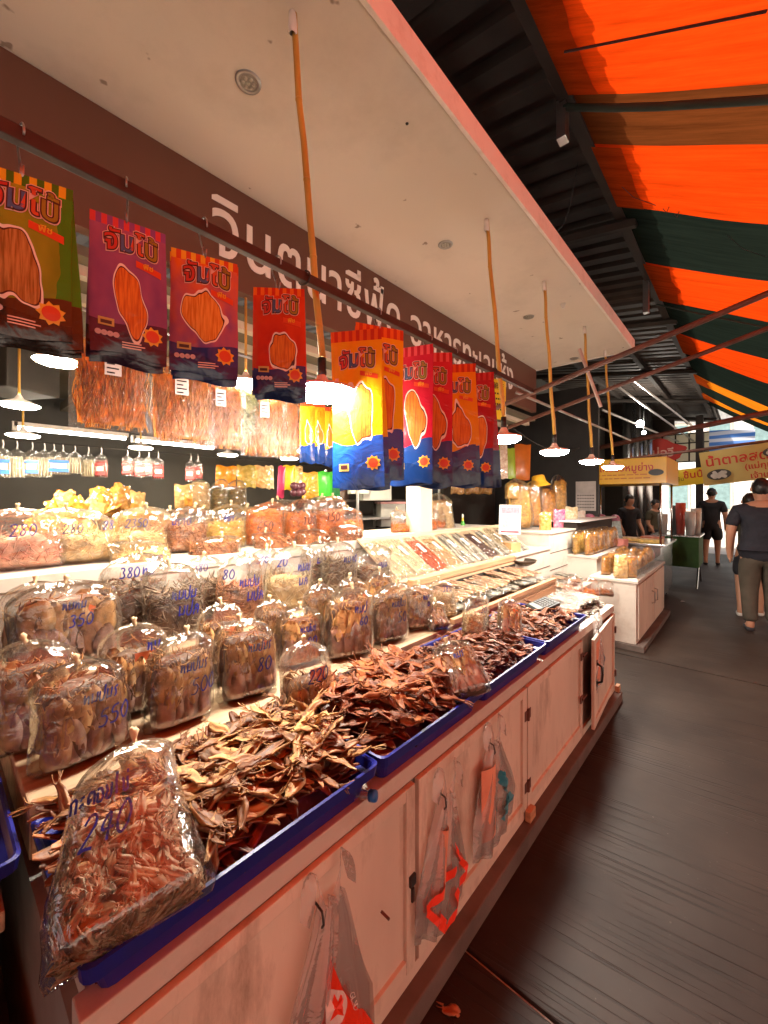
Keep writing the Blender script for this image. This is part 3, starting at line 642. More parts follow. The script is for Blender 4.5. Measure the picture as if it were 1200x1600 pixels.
# handwriting: strokes in a unit box (width about .6, height 1)
ST = {'0': [[(.3, 1), (.08, .75), (.05, .35), (.25, 0), (.5, .2), (.55, .65), (.35, .98), (.25, 1)]], '1': [[(.1, .75), (.32, 1), (.3, .5), (.26, 0)]],
      '2': [[(.05, .75), (.2, 1), (.45, .95), (.48, .68), (.25, .3), (.02, 0), (.2, .08), (.55, 0)]], '3': [[(.08, .9), (.35, 1), (.48, .78), (.25, .55), (.5, .35), (.4, .03), (.05, .08)]],
      '4': [[(.42, .0), (.4, 1), (.02, .35), (.58, .35)]], '5': [[(.5, 1), (.15, .98), (.1, .58), (.38, .62), (.52, .35), (.35, .02), (.05, .08)]],
      '6': [[(.45, 1), (.15, .7), (.05, .3), (.25, 0), (.48, .2), (.4, .45), (.1, .38)]], '8': [[(.48, .9), (.25, 1), (.1, .8), (.3, .55), (.5, .3), (.3, 0), (.08, .2), (.25, .5), (.48, .78), (.45, .95)]],
      '9': [[(.45, .6), (.2, .5), (.08, .75), (.3, 1), (.48, .8), (.45, .4), (.3, 0)]], '-': [[(.1, 1.05), (.5, 1.08)]],
      'ก': [[(.08, 0), (.1, .55), (.02, .62), (.12, .82), (.4, .85), (.5, .6), (.48, 0)]], 'ะ': [[(.1, .2), (.22, .28), (.12, .3), (.4, .36)], [(.1, .6), (.22, .68), (.12, .7), (.4, .78)]],
      'ต': [[(.22, .25), (.3, .35), (.18, .42), (.08, .1), (.05, .6), (.2, .88), (.3, .75), (.42, .88), (.52, .6), (.5, 0)]], 'อ': [[(.18, .5), (.08, .6), (.15, .42), (.05, .05), (.5, 0), (.52, .6), (.3, .88), (.08, .78)]],
      'ย': [[(.2, .85), (.08, .8), (.15, .7), (.25, .5), (.08, .3), (.1, .02), (.48, .02), (.5, .9)]], 'ไ': [[(.1, 1.35), (.3, 1.4), (.25, 1.15), (.25, .02)]], 'ข': [[(.2, .85), (.05, .75), (.2, .65), (.12, .05), (.48, 0), (.5, .88)]], '่': [[(-.15, 1.1), (-.13, 1.35)]],
      'ห': [[(.1, .85), (.1, 0), (.2, .5), (.4, .8), (.42, .3), (.5, 0)]], 'ม': [[(.08, .88), (.12, .1), (.05, .02), (.3, .2), (.48, .05), (.5, .88)]], 'ป': [[(.08, .88), (.1, .02), (.48, .02), (.5, 1.3)]], 'ล': [[(.1, 0), (.12, .4), (.4, .45), (.1, .6), (.3, .88), (.5, .6), (.48, 0)]], 'า': [[(.08, .75), (.28, .88), (.32, 0)]],
      'แ': [[(.12, .88), (.08, 0), (.2, .05)], [(.38, .88), (.34, 0), (.46, .05)]], 'ร': [[(.1, .0), (.3, .1), (.25, .55), (.08, .7), (.4, .9)]], 'ื': [[(-.45, 1.05), (-.1, 1.1), (-.1, 1.35)]]}
def chaikin(p, it=2):
    for _ in range(it):
        q = [p[0]]
        for a, b in zip(p, p[1:]): q += [(a[0] * .75 + b[0] * .25, a[1] * .75 + b[1] * .25), (a[0] * .25 + b[0] * .75, a[1] * .25 + b[1] * .75)]
        p = q + [p[-1]]
    return p
def writing(lines, surf, wd=.0045, slant=.15, seed=1):
    """marker strokes laid as thin ribbons on a surface; lines = (text, x, z, height)"""
    rs = random.Random(seed); mb = MB()
    for s, x, z, h in lines:
        for ch in s:
            if ch == ' ': x += h * .3; continue
            for st in ST.get(ch, []):
                pts = chaikin([(x + (u + slant * v) * h * .9 + rs.uniform(-.02, .02) * h, z + v * h + rs.uniform(-.02, .02) * h) for u, v in st])
                L = []
                for i, (a, b) in enumerate(pts):
                    p, q = pts[max(i - 1, 0)], pts[min(i + 1, len(pts) - 1)]; dx, dz = q[0] - p[0], q[1] - p[1]; m = math.hypot(dx, dz) or 1
                    nx, nz = -dz / m * wd / 2, dx / m * wd / 2
                    for s_ in (1, -1): xx, zz = a + s_ * nx, b + s_ * nz; L.append((xx, surf(xx, zz) - .0018, zz))
                mb.add(L, [(2 * i, 2 * i + 1, 2 * i + 3, 2 * i + 2) for i in range(len(pts) - 1)])
            x += h * (.58 if ch not in '่ื-' else 0)
    return mb
FILLS = {}
def bag(px, top, X, zb, wpx, label, kind='squid', fill=.72, text=None, group=None, rz=0, tilt=(0, 0), D=None, ink=None, loc=None, H=None, W=None, soft=.28, cat='bag', tag_=False, knot=1):
    p = loc if loc is not None else at(px, 780, X=X); dp = depth(Vector(p))
    if loc is None: p = Vector((p.x, p.y, zb))
    if H is None: H = (CAMH + (780 - top) / 640 * dp) - zb
    if W is None: W = wpx * dp / 640
    W = round(W, 2); H = round(H - .015, 2); D = D or round(min(.16, W * .58), 2); seed = int(px * 7 + top)
    o = thing('food_bag', label, cat, p, (tilt[0], tilt[1], R(90) - math.atan2(p[1], -p[0]) * .45 + rz), group)
    link('film', bag_mesh(W, D, H, seed, soft), o)
    if knot: ko = link('knot', knot_mesh(H, knot * .85), o); le = LEAN(seed); ko.location = (le[0] * W, le[1] * D, 0); ko.rotation_euler = (0, 0, seed)
    fill = min(.86, fill * 1.14) if kind == 'squid' else fill
    key = (kind, W, D, H, fill)
    if key not in FILLS: FILLS[key] = fill_squid(W, D, H, fill, seed) if kind == 'squid' else fill_baby(W, D, H, fill, seed) if kind == 'baby' else fill_shred(W, D, H, fill, seed, kind, n=int(360 if W > .12 else 220), r=.0032 if kind in ('grey', 'brown') else .0019)
    link('dried_squid' if kind == 'squid' else 'contents', FILLS[key], o, 'stuff')
    if text:
        writing([(s, x * W, z * H, h * H) for s, x, z, h in text], lambda x, z: bag_y(W, D, H, x, z, soft) * 1.012, wd=max(.0032, .016 * H), seed=seed).build('handwriting', ink or M_ink, o, kind='stuff')
    if tag_:
        MB().grid(lambda u, v: (W * (-.05 + .3 * u), bag_y(W, D, H, W * (-.05 + .3 * u), H * (.5 + .22 * v)) * .9, H * (.5 + .22 * v)), 5, 3).build('orange_slip', pm('orange_paper', (.85, .16, .03), .6, .05, 5, 0), o)
    return o
S1, S2, S3 = .822, .952, 1.222
sc = lambda n: [('หมมปลร'[:n], -.02, .62, .13), (' หม', 0, .4, .16)]
scr = lambda num: [('หมปมร', -.08, .62, .11), (num, .06, .36, .17)]
# front row on the lower shelf
F = 'squid bags standing on the lower wooden shelf'
bag(130, 1018, -1.30, S1, 134, 'fat clear bag of dried squid priced 550 at the open end of the lower shelf', text=scr('550'), group=F, fill=.74, rz=.15)
bag(280, 984, -1.29, S1, 104, 'clear bag of pinkish dried squid priced 500, behind the heap of tan squid', text=scr('500'), group=F, fill=.72, rz=.1)
bag(387, 958, -1.29, S1, 93, 'clear bag with one pale squid body upright inside, beside the 220 bag', text=scr('80'), group=F, fill=.82, tag_=True)
bag(545, 914, -1.29, S1, 82, 'tall slim clear bag of whole dried squid right behind the red squid tray', text=[('หมป', 0, .68, .12), ('60', .1, .5, .12)], group=F, fill=.85, tag_=True)
bag(606, 905, -1.29, S1, 72, 'tall squid bag with two lines of writing, past the slim one', text=scr('50'), group=F, fill=.85, rz=.1)
bag(653, 910, -1.29, S1, 52, 'last upright squid bag on the lower shelf, beside the bag of pale whitebait', text=[('หม', .05, .7, .12), ('0', .2, .55, .1)], group=F, fill=.7, rz=-.1)
bag(480, 996, -1.075, .765, 88, 'clear bag marked 220 standing in the corner of the red squid tray', text=[('220', -.12, .56, .16)], fill=.55, tag_=True, rz=.1)
# second row on the lower shelf
F = 'squid bags in the second row of the lower shelf'
bag(68, 993, -1.46, S1, 118, 'squid bag half hidden behind the 550 bag', group=F, fill=.72, tag_=True)
bag(212, 966, -1.46, S1, 96, 'squid bag with rubber band knot half hidden behind the 500 bag', group=F, fill=.66, text=[('หม', .1, .72, .12)], tag_=True)
bag(345, 938, -1.46, S1, 78, 'squid bag half hidden behind the bag with the pale upright squid', group=F, fill=.7, tag_=True)
bag(430, 929, -1.46, S1, 62, 'narrow squid bag half hidden behind the 90 bag', group=F, fill=.75)
bag(467, 944, -1.385, S1, 76, 'squid bag with frilly tops marked 90, behind the 220 bag', group=F, fill=.78, text=scr('90'))
bag(499, 906, -1.44, S1, 56, 'squid bag with an orange slip half hidden behind the slim tall bag', group=F, fill=.75, tag_=True)
bag(555, 897, -1.47, S1, 52, 'squid bag peeking out between the two tall slim bags', group=F, fill=.8, tag_=True)
bag(592, 888, -1.49, S1, 50, 'squid bag peeking out behind the bag with two lines of writing', group=F, fill=.75)
# middle shelf
F = 'dried squid bags on the middle shelf'
bag(58, 903, -1.80, S2, 92, 'squid bag tucked against the white riser, behind the big 350 bag', group=F, fill=.6, rz=.3)
bag(106, 899, -1.68, S2, 146, 'widest squid bag on the middle shelf marked 350, against the white riser', text=[('หมหม', -.1, .7, .1), ('350', -.05, .5, .14)], group=F, fill=.8, tag_=True, rz=.1)
bag(205, 862, -1.82, S2, 100, 'bag of dark shrivelled squid marked 380 in front of the white riser', 'grey', .62, group=F, text=[('380', -.2, .75, .12), ('หม', .1, .76, .12)])
bag(272, 872, -1.68, S2, 90, 'bag of shrivelled squid with two thick blue scrawls, on the middle shelf', 'grey', .6, group=F, text=[('หมปม', -.1, .55, .13), ('มปล', 0, .34, .15)])
bag(316, 862, -1.86, S2, 70, 'bag of thin dark squid strips half hidden on the middle shelf', 'grey', .55, group=F, text=[('380', -.25, .78, .12)])
bag(375, 862, -1.70, S2, 78, 'bag of brown squid with a big round 80 and thick scrawl', 'brown', .5, group=F, text=[('80', -.4, .68, .14), ('หมปม', -.1, .55, .13), ('มปล', .05, .34, .15)])
bag(415, 855, -1.86, S2, 64, 'bag of shrivelled squid half hidden behind the bag marked 20', 'grey', .55, group=F, text=[('380', -.3, .78, .12)])
bag(450, 850, -1.72, S2, 78, 'bag of curly tan squid tentacles marked 20 on the middle shelf', 'straw', .45, group=F, text=[('20', -.3, .72, .14), ('หมป', .1, .62, .14), ('มล', .12, .4, .14)])
bag(495, 842, -1.88, S2, 56, 'bag of dark squid half hidden behind the round grey squid bag', 'grey', .6, group=F, text=[('มปม', -.1, .6, .13)])
bag(530, 842, -1.74, S2, 60, 'round bag of grey squid marked 40 beside the clear pack of pale strips', 'grey', .62, group=F, text=[('หม40', .0, .62, .13)])
bag(580, 848, -1.74, S2, 66, 'squat bag of dark curls with a pale top, next to the pale strip packs', 'grey', .45, group=F, text=[('มปม', .05, .52, .14)])
# front of the upper shelf
F = 'small domed bags along the edge of the upper shelf'
bag(222, 838, -2.07, S3 - .04, 84, 'domed bag of cream strips behind the bag marked 380', 'cream', .5, group=F, text=[('280', .1, .3, .2)])
bag(335, 832, -2.07, S3 - .04, 78, 'domed bag of brown squid shreds between cream chips and brown shreds', 'brown', .55, group=F)
bag(428, 826, -2.07, S3 - .04, 64, 'domed bag of brown squid below the orange 650 bag', 'brown', .55, group=F)
bag(490, 822, -2.07, S3 - .04, 58, 'domed bag of reddish shreds below the orange 100 bag', 'brown', .55, group=F, text=[('มป', .1, .2, .16)])
bag(542, 818, -2.07, S3 - .04, 56, 'domed bag of orange brown shreds below the orange 150 bag', 'brown', .55, group=F)
# upper shelf
F = 'shredded seafood bags on the upper shelf'
bag(34, 789, -2.17, S3, 112, 'big bag of pink shreds marked 280', 'pink', .5, group=F, text=[('280', -.15, .56, .2)])
bag(126, 789, -2.19, S3, 100, 'big bag of cream shreds marked 280 twice', 'cream', .5, group=F, text=[('280', -.25, .56, .17), ('28', .25, .6, .16)])
bag(214, 788, -2.24, S3, 90, 'bag of cream shreds marked 2350 behind a domed bag', 'cream', .42, group=F, text=[('2350', -.22, .6, .17)])
bag(290, 786, -2.22, S3, 66, 'bag of brown squid strips with blue writing beside the cream shreds', 'brown', .52, group=F, text=[('มร10', -.35, .6, .16)])
bag(352, 784, -2.24, S3, 62, 'bag of pale yellow chips beside the orange 650 bag', 'yellow', .5, group=F, text=[('หมร', -.1, .62, .14)])
bag(414, 780, -2.22, S3, 64, 'bag of orange shreds marked 650 in black', 'orange', .72, group=F, text=[('650', -.28, .34, .22)], ink=M_inkb)
bag(468, 777, -2.24, S3, 54, 'bag of orange threads marked 100, right beside the 650 bag', 'orange', .6, group=F, text=[('100', .0, .4, .2)], ink=M_inkb)
bag(514, 772, -2.22, S3, 56, 'bag of orange threads marked 150 in black', 'orange', .58, group=F, text=[('150', -.2, .42, .2)], ink=M_inkb)
bag(545, 790, -2.34, S3, 50, 'slack bag of orange threads leaning behind the 150 bag', 'orange', .42, group=F)
for px, t_, l_ in ((258, 792, 'brown'), (318, 790, 'cream'), (384, 788, 'yellow'), (440, 776, 'grey'), (495, 772, 'grey')):
    bag(px, t_, -2.45, S3, 56, f'clear bag of {l_} shreds in the back row of the upper shelf, behind the {px} bag' if 0 else {258: 'back row bag of brown shreds behind the cream and brown bags', 318: 'back row bag of cream shreds behind the brown strip bag', 384: 'back row bag of yellow chips behind the 650 bag', 440: 'back row empty topped bag behind the 650 and 100 bags', 495: 'back row bag behind the 100 and 150 bags'}[px], l_, .5, group='back row bags on the upper shelf')
for px, t_, k in ((626, 794, 0), (648, 792, 1), (668, 793, 2), (682, 791, 3)):
    bag(px, t_, -2.2 - .04 * (k % 2), S3 - .01, 34, 'small upright bag with orange crumbs at the bottom beside the tan noodle pack', 'orange', .3, group='small bags of orange crumbs')
# bags lying on the trays
bag(720, 922, -1.02, .80, 46, 'small bag of pale whitebait standing in the dark squid tray', 'straw', .5, text=[('30', .1, .6, .14)], loc=at(742, 1000, Z=.80), W=.14, H=.235, rz=-.2, tilt=(-.25, .1))
bag(700, 905, -1.02, .80, 46, 'bag of pale whitebait marked 380 behind the whitebait bag in the tray', 'straw', .55, text=[('380', -.1, .68, .16)], loc=at(694, 965, Z=.83), W=.16, H=.22, rz=-.1, tilt=(-.2, 0))
bag(688, 960, -1.02, .80, 46, 'slumped squid bag lying between the two whitebait bags', loc=at(688, 985, Z=.82), W=.15, H=.17, rz=.3, tilt=(-.7, .2), fill=.6)
bag(787, 960, -1.02, .80, 46, 'squid bag with a long orange slip leaning in the dark squid tray', loc=at(795, 1000, Z=.80), W=.14, H=.24, rz=-.2, tilt=(-.6, .35), fill=.7, tag_=True)
bag(715, 1040, -1.02, .80, 46, 'shiny squid bag lying slanted on the reddish squid heap', loc=at(733, 1092, Z=.79) + Vector((.0, .0, .0)), W=.18, H=.24, D=.09, rz=-.35, tilt=(-.75, -.35), fill=.7, text=[('หมร', .0, .6, .12)])
b240 = bag(205, 1205, -.93, .75, 180, 'big bag of whole baby squid with Thai writing and 240 lying in the blue tray', 'baby', .58, loc=at(212, 1468, Z=.785), W=.225, H=.31, D=.15, rz=-.12, tilt=(-.80, -.14), soft=.2, knot=1.3,
    text=[('กะตอยไข่', -.36, .70, .09), ('240', -.26, .48, .17)])
for ch in b240.children:      # slumped: broad at the base, gathered towards the knot
    for v in ch.data.vertices:
        t = max(0, v.co.z / .3); v.co.x *= 1.08 - .34 * t; v.co.y *= 1.15 - .35 * t; v.co.x += .012 * noise.noise((v.co.z * 14, v.co.y * 20, 3))
# ------------------------------------------------------------------ heaps of dried squid in the trays
def squid_piece(name, seed, L, Wd, mats):
    rs = random.Random(seed); mb = MB()
    slab(mb, (0, 0, 0), (1, 0, 0), (0, 0, 1), L, Wd, 0, rs, .005, .9)
    for v in range(len(mb.v)):
        x, y, z = mb.v[v]; mb.v[v] = (x, y * (1 + .35 * noise.noise((x * 30, seed * 3.1, 7))) + .45 * Wd * noise.noise((x * 25, seed, 0)), z + .42 * Wd * noise.noise((x * 22, y * 25, seed)) + .16 * Wd * noise.noise((x * 90, y * 110, seed)) + 1.1 * rs.uniform(.0, .0) )
    for k in range(5):
        strand(mb, (-L * .46, rs.uniform(-.2, .2) * Wd, .002), (-1, rs.uniform(-.5, .5), rs.uniform(-.2, .3)), (0, 0, 1), L * rs.uniform(.2, .36), .0014, 0, rs, .45, 4, 3)
    return mb.mesh(name, mats, True)
def sqmat(name, a, b, c):
    m, n, l, bs = nodes_of(name)
    oi = n.new('ShaderNodeObjectInfo'); tc = n.new('ShaderNodeTexCoord'); nz = n.new('ShaderNodeTexNoise'); nz.inputs['Scale'].default_value = 46; nz.inputs['Detail'].default_value = 8; nz.inputs['Roughness'].default_value = .65
    mp = n.new('ShaderNodeMapping'); mp.inputs['Scale'].default_value = (.5, 1.6, 1); l.new(tc.outputs['Object'], mp.inputs[0]); l.new(mp.outputs[0], nz.inputs[0])
    ad = n.new('ShaderNodeMath'); ad.operation = 'MULTIPLY_ADD'; ad.inputs[1].default_value = .42; l.new(oi.outputs['Random'], ad.inputs[0]); l.new(nz.outputs[0], ad.inputs[2])
    rp = n.new('ShaderNodeValToRGB'); e = rp.color_ramp.elements; e[0].position = .38; e[0].color = (*a, 1); e[1].position = .95; e[1].color = (*c, 1); q = e.new(.64); q.color = (*b, 1)
    l.new(ad.outputs[0], rp.inputs[0]); l.new(rp.outputs[0], bs.inputs['Base Color']); bs.inputs['Roughness'].default_value = .5
    bp = n.new('ShaderNodeBump'); bp.inputs['Strength'].default_value = .6; bp.inputs['Distance'].default_value = .004; l.new(nz.outputs[0], bp.inputs['Height']); l.new(bp.outputs[0], bs.inputs['Normal'])
    return m
MT = [sqmat('dried_squid_tan', (.06, .022, .009), (.22, .09, .032), (.5, .28, .1)), sqmat('dried_squid_red', (.06, .016, .006), (.22, .06, .02), (.4, .13, .04)),
      sqmat('dried_squid_maroon', (.05, .014, .006), (.17, .045, .017), (.3, .1, .035)), sqmat('dried_squid_russet', (.06, .018, .007), (.2, .065, .026), (.34, .13, .05))]
LAB = ['tan dried squid heaped in the tray with the 240 price bag', 'reddish dried squid heaped in the tray with the 220 bag', 'small dark dried squid heaped in the tray with the whitebait bag', 'russet dried squid heaped in the tray under the calculator']
NOBJ = [112, 88, 60, 36]
for ti, (y0, y1) in enumerate(TRAYS):
    rs = random.Random(50 + ti); XA, XB = -1.15, -.765
    L, Wd = [(.125, .034), (.12, .042), (.075, .03), (.085, .038)][ti]
    vars_ = [squid_piece('dried_squid', 100 * ti + k, L * rs.uniform(.85, 1.2), Wd * rs.uniform(.75, 1.2), MT[ti]) for k in range(8)]
    def hz(x, y):
        u, v = (x - XA) / (XB - XA), (y - y0) / (y1 - y0)
        e = min(1, 5 * u + .45, 3.6 * (1 - u) + .3, 8 * v + .3, 8 * (1 - v) + .25)
        return .735 + e * ([.105, .105, .085, .08][ti] + [.045, .05, .025, .02][ti] * math.sin(math.pi * min(1, max(0, 1 - u))) * .8 + .018 * noise.noise((x * 9, y * 9, ti)))
    mb = MB()
    mb.grid(lambda u, v: (XA - .0 + (XB - XA - .015) * u, y0 + .03 + (y1 - y0 - .06) * v, hz(XA + (XB - XA) * u, y0 + (y1 - y0) * v) - .04 + .012 * noise.noise((u * 14, v * 20, 4 + ti))), 26, 36)
    for i in range(620):
        x, y = rs.uniform(XA + .02, XB - .03), rs.uniform(y0 + .04, y1 - .04)
        a = rs.gauss([.9, .3, .5, .2][ti], .8); slab(mb, (x, y, hz(x, y) - .018 + rs.uniform(-.016, .006)), (math.cos(a), math.sin(a), rs.uniform(-.25, .25)), (rs.uniform(-.4, .4), rs.uniform(-.4, .4), 1), L * rs.uniform(.8, 1.1), Wd * rs.uniform(.8, 1.1), 0, rs, .005, .9)
    mb.m = [0 if len(f) == 4 and i < 26 * 36 else (i // 50) % 3 for i, f in enumerate(mb.f)]
    h = mb.build('squid_heap', [pm('heap%d_%d' % (ti, q), tuple(c_ * (.8, 1.5, 2.6)[q] for c_ in ((.16, .06, .022), (.12, .034, .012), (.1, .028, .012), (.12, .04, .017))[ti]), .5, .5, 40, .6, 70) for q in range(3)], None, True, 'stuff'); tag(h, ['lower mass of tan dried squid', 'lower mass of reddish dried squid', 'lower mass of small dark dried squid', 'lower mass of russet dried squid'][ti] + ' filling its blue tray', 'dried squid')
    for i in range(NOBJ[ti]):
        for _ in range(30):
            x, y = XA + .03 + (XB - XA - .05) * rs.random() ** .85, y0 + .05 + (y1 - y0 - .10) * rs.random()
            if not (ti == 0 and x > -1.02 and y < .34): break
        o = link('dried_squid', vars_[i % 8]); tag(o, LAB[ti], 'dried squid', LAB[ti].split(' heaped')[0] + ' in one tray')
        a = rs.gauss([1.0, .3, .5, .2][ti], .75) + (math.pi if rs.random() < .5 else 0)
        steep = .75 if rs.random() < .2 else .3
        o.location = (x, y, hz(x, y) + rs.uniform(-.004, .014)); o.rotation_euler = (rs.uniform(-.6, .6), rs.uniform(-steep, steep), a)
        s = rs.uniform(.8, 1.15); o.scale = (s, s * rs.uniform(.85, 1.2), s)
        # keep the long tip from sinking into the tray walls
        if x > XB - .07: o.location.z += .012
# ------------------------------------------------------------------ hanging snack packets
def packet_mat(name, c1, c2, h1, h2, bot, edge=None, motif=(.5, .42, .3, .23), tall=False, mot=((.75, .22, .03), (.5, .1, .02))):
    m, n, l, b = nodes_of(name)
    uv = n.new('ShaderNodeUVMap'); sep = n.new('ShaderNodeSeparateXYZ'); l.new(uv.outputs[0], sep.inputs[0]); U, Vv = sep.outputs[0], sep.outputs[1]
    def math_(op, a, b_=None, c=None, clamp=False):
        q = n.new('ShaderNodeMath'); q.operation = op; q.use_clamp = clamp
        for i, x in enumerate((a, b_, c)):
            if x is None: continue
            if isinstance(x, (int, float)): q.inputs[i].default_value = x
            else: l.new(x, q.inputs[i])
        return q.outputs[0]
    def mix(f, a, b_):
        q = n.new('ShaderNodeMix'); q.data_type = 'RGBA'
        if isinstance(f, (int, float)): q.inputs[0].default_value = f
        else: l.new(f, q.inputs[0])
        for i, x in ((6, a), (7, b_)):
            if isinstance(x, tuple): q.inputs[i].default_value = (*x, 1)
            else: l.new(x, q.inputs[i])
        return q.outputs[2]
    tc = n.new('ShaderNodeTexCoord')
    nz = n.new('ShaderNodeTexNoise'); nz.inputs['Scale'].default_value = 3.2; l.new(uv.outputs[0], nz.inputs[0])
    f = math_('ADD', math_('MULTIPLY', math_('SUBTRACT', nz.outputs[0], .5), 1.6), math_('MULTIPLY', Vv, .9), clamp=True)
    col = mix(f, c2, c1)
    if edge: col = mix(math_('GREATER_THAN', math_('ADD', U, math_('MULTIPLY', nz.outputs[0], .3)), 1.0), col, edge)
    # wavy lower band
    wv = math_('MULTIPLY', math_('SINE', math_('MULTIPLY', U, 5)), .03)
    bb = math_('LESS_THAN', math_('ADD', Vv, wv), .24 if not tall else .3); col = mix(bb, col, bot)
    b2 = math_('LESS_THAN', math_('ADD', Vv, math_('MULTIPLY', wv, -1)), .13); col = mix(math_('MULTIPLY', b2, .6), col, tuple(x * .4 for x in bot))
    # picture of the shredded snack: streaky orange patch with a pale outline
    wz = n.new('ShaderNodeTexNoise'); wz.noise_dimensions = '4D'; wz.inputs['W'].default_value = (sum(map(ord, name)) % 17) * 1.7; wz.inputs['Scale'].default_value = 3.6; wz.inputs['Detail'].default_value = 1; l.new(uv.outputs[0], wz.inputs[0])
    dx = math_('DIVIDE', math_('SUBTRACT', math_('ADD', U, math_('MULTIPLY', Vv, .25)), motif[0] + .25 * motif[1]), motif[2]); dy = math_('DIVIDE', math_('SUBTRACT', Vv, motif[1]), motif[3])
    dd = math_('ADD', math_('SQRT', math_('ADD', math_('MULTIPLY', dx, dx), math_('MULTIPLY', dy, dy))), math_('MULTIPLY', math_('SUBTRACT', wz.outputs[0], .5), 1.3))
    col = mix(math_('LESS_THAN', dd, 1.0), col, (.85, .72, .62)); col = mix(math_('LESS_THAN', dd, .93), col, (.08, .02, .015))
    mp = n.new('ShaderNodeMapping'); mp.inputs['Scale'].default_value = (46, 5, 1); mp.inputs['Rotation'].default_value = (0, 0, .25); l.new(uv.outputs[0], mp.inputs[0])
    st = n.new('ShaderNodeTexNoise'); st.inputs['Scale'].default_value = 1; st.inputs['Detail'].default_value = 3; l.new(mp.outputs[0], st.inputs[0])
    rp = n.new('ShaderNodeValToRGB'); rp.color_ramp.elements[0].position = .36; rp.color_ramp.elements[1].position = .62; rp.color_ramp.elements[0].color = (*mot[1], 1); rp.color_ramp.elements[1].color = (*mot[0], 1); l.new(st.outputs[0], rp.inputs[0])
    col = mix(math_('LESS_THAN', dd, .89), col, rp.outputs[0])
    # striped header
    hd = math_('GREATER_THAN', Vv, .925 if not tall else .93); stripe = math_('GREATER_THAN', math_('FRACT', math_('MULTIPLY', U, 7)), .5)
    col = mix(hd, col, mix(stripe, h1, h2))
    l.new(col, b.inputs['Base Color']); b.inputs['Roughness'].default_value = .22; b.inputs['Coat Weight'].default_value = .3; b.inputs['Coat Roughness'].default_value = .08
    cn = n.new('ShaderNodeTexNoise'); cn.inputs['Scale'].default_value = 16; cn.inputs['Detail'].default_value = 2; cn.inputs['Distortion'].default_value = 1.5; l.new(tc.outputs['Object'], cn.inputs[0])
    bp = n.new('ShaderNodeBump'); bp.inputs['Strength'].default_value = .35; bp.inputs['Distance'].default_value = .012; l.new(cn.outputs[0], bp.inputs['Height']); l.new(bp.outputs[0], b.inputs['Normal'])
    return m
BLUE = (.01, .07, .35)
PK = {'green': packet_mat('packet_green', (.3, .3, .02), (.13, .2, .01), (.75, .4, .02), (.02, .16, .01), (.05, .022, .01), edge=(.02, .22, .012), motif=(.42, .4, .33, .24), mot=((.5, .24, .07), (.25, .1, .02))),
      'purple': packet_mat('packet_purple', (.33, .09, .2), (.16, .05, .17), (.6, .05, .06), (.22, .06, .22), (.05, .015, .05), motif=(.5, .38, .2, .25)),
      'blue': packet_mat('packet_blue', (.75, .14, .02), (.16, .06, .22), (.8, .42, .03), (.6, .06, .02), (.01, .03, .16), motif=(.52, .5, .33, .2), mot=((.8, .33, .06), (.6, .17, .02))),
      'red': packet_mat('packet_red', (.65, .05, .015), (.45, .02, .012), (.75, .16, .02), (.55, .03, .015), (.012, .03, .14), motif=(.55, .38, .25, .24)),
      'yellow': packet_mat('packet_yellow', (.85, .33, .01), (.75, .5, .01), (.75, .12, .02), (.55, .04, .015), BLUE, tall=True, motif=(.58, .47, .26, .2)),
      'magenta': packet_mat('packet_magenta', (.6, .02, .05), (.48, .008, .03), (.75, .1, .12), (.5, .015, .03), (.01, .045, .2), tall=True, motif=(.58, .47, .26, .2)),
      'amber': packet_mat('packet_amber', (.8, .24, .01), (.7, .33, .01), (.7, .08, .02), (.5, .03, .015), (.01, .04, .18), tall=True, motif=(.58, .47, .26, .2)),
      'crimson': packet_mat('packet_crimson', (.4, .012, .03), (.3, .006, .02), (.5, .03, .04), (.35, .01, .02), (.01, .04, .18), tall=True, motif=(.58, .47, .26, .2))}
LC = [pm('print_red', (.55, .04, .03), .35, .05, 5, 0), pm('print_steel', (.06, .12, .25), .35, .05, 5, 0), pm('print_rust', (.6, .08, .03), .35, .05, 5, 0), pm('print_olive', (.3, .2, .02), .35, .05, 5, 0)]
M_out1 = pm('print_pale', (.8, .5, .42), .35, .05, 5, 0); M_out2 = pm('print_maroon', (.06, .012, .015), .35, .05, 5, 0); M_tagr = pm('print_scarlet', (.7, .06, .015), .35, .05, 5, 0); M_tagy = pm('print_gold', (.8, .4, .03), .35, .05, 5, 0)
M_lab = pm('print_label', (.55, .38, .1), .4, .1, 60, 0)
def psurf(W, H, x, z, th=.022, wob=0):
    u, v = x / W + .5, z / H
    e = max(0, math.sin(math.pi * min(1, max(0, u)))) ** .6 * max(0, math.sin(math.pi * min(1, max(0, v / .93)))) ** .5
    return -th / 2 * e + .004 * math.sin(u * 7 + wob) * (1 - v) + .006 * math.sin(u * 4 + wob * 2) * (1 - v) ** 2
PMESH = {}
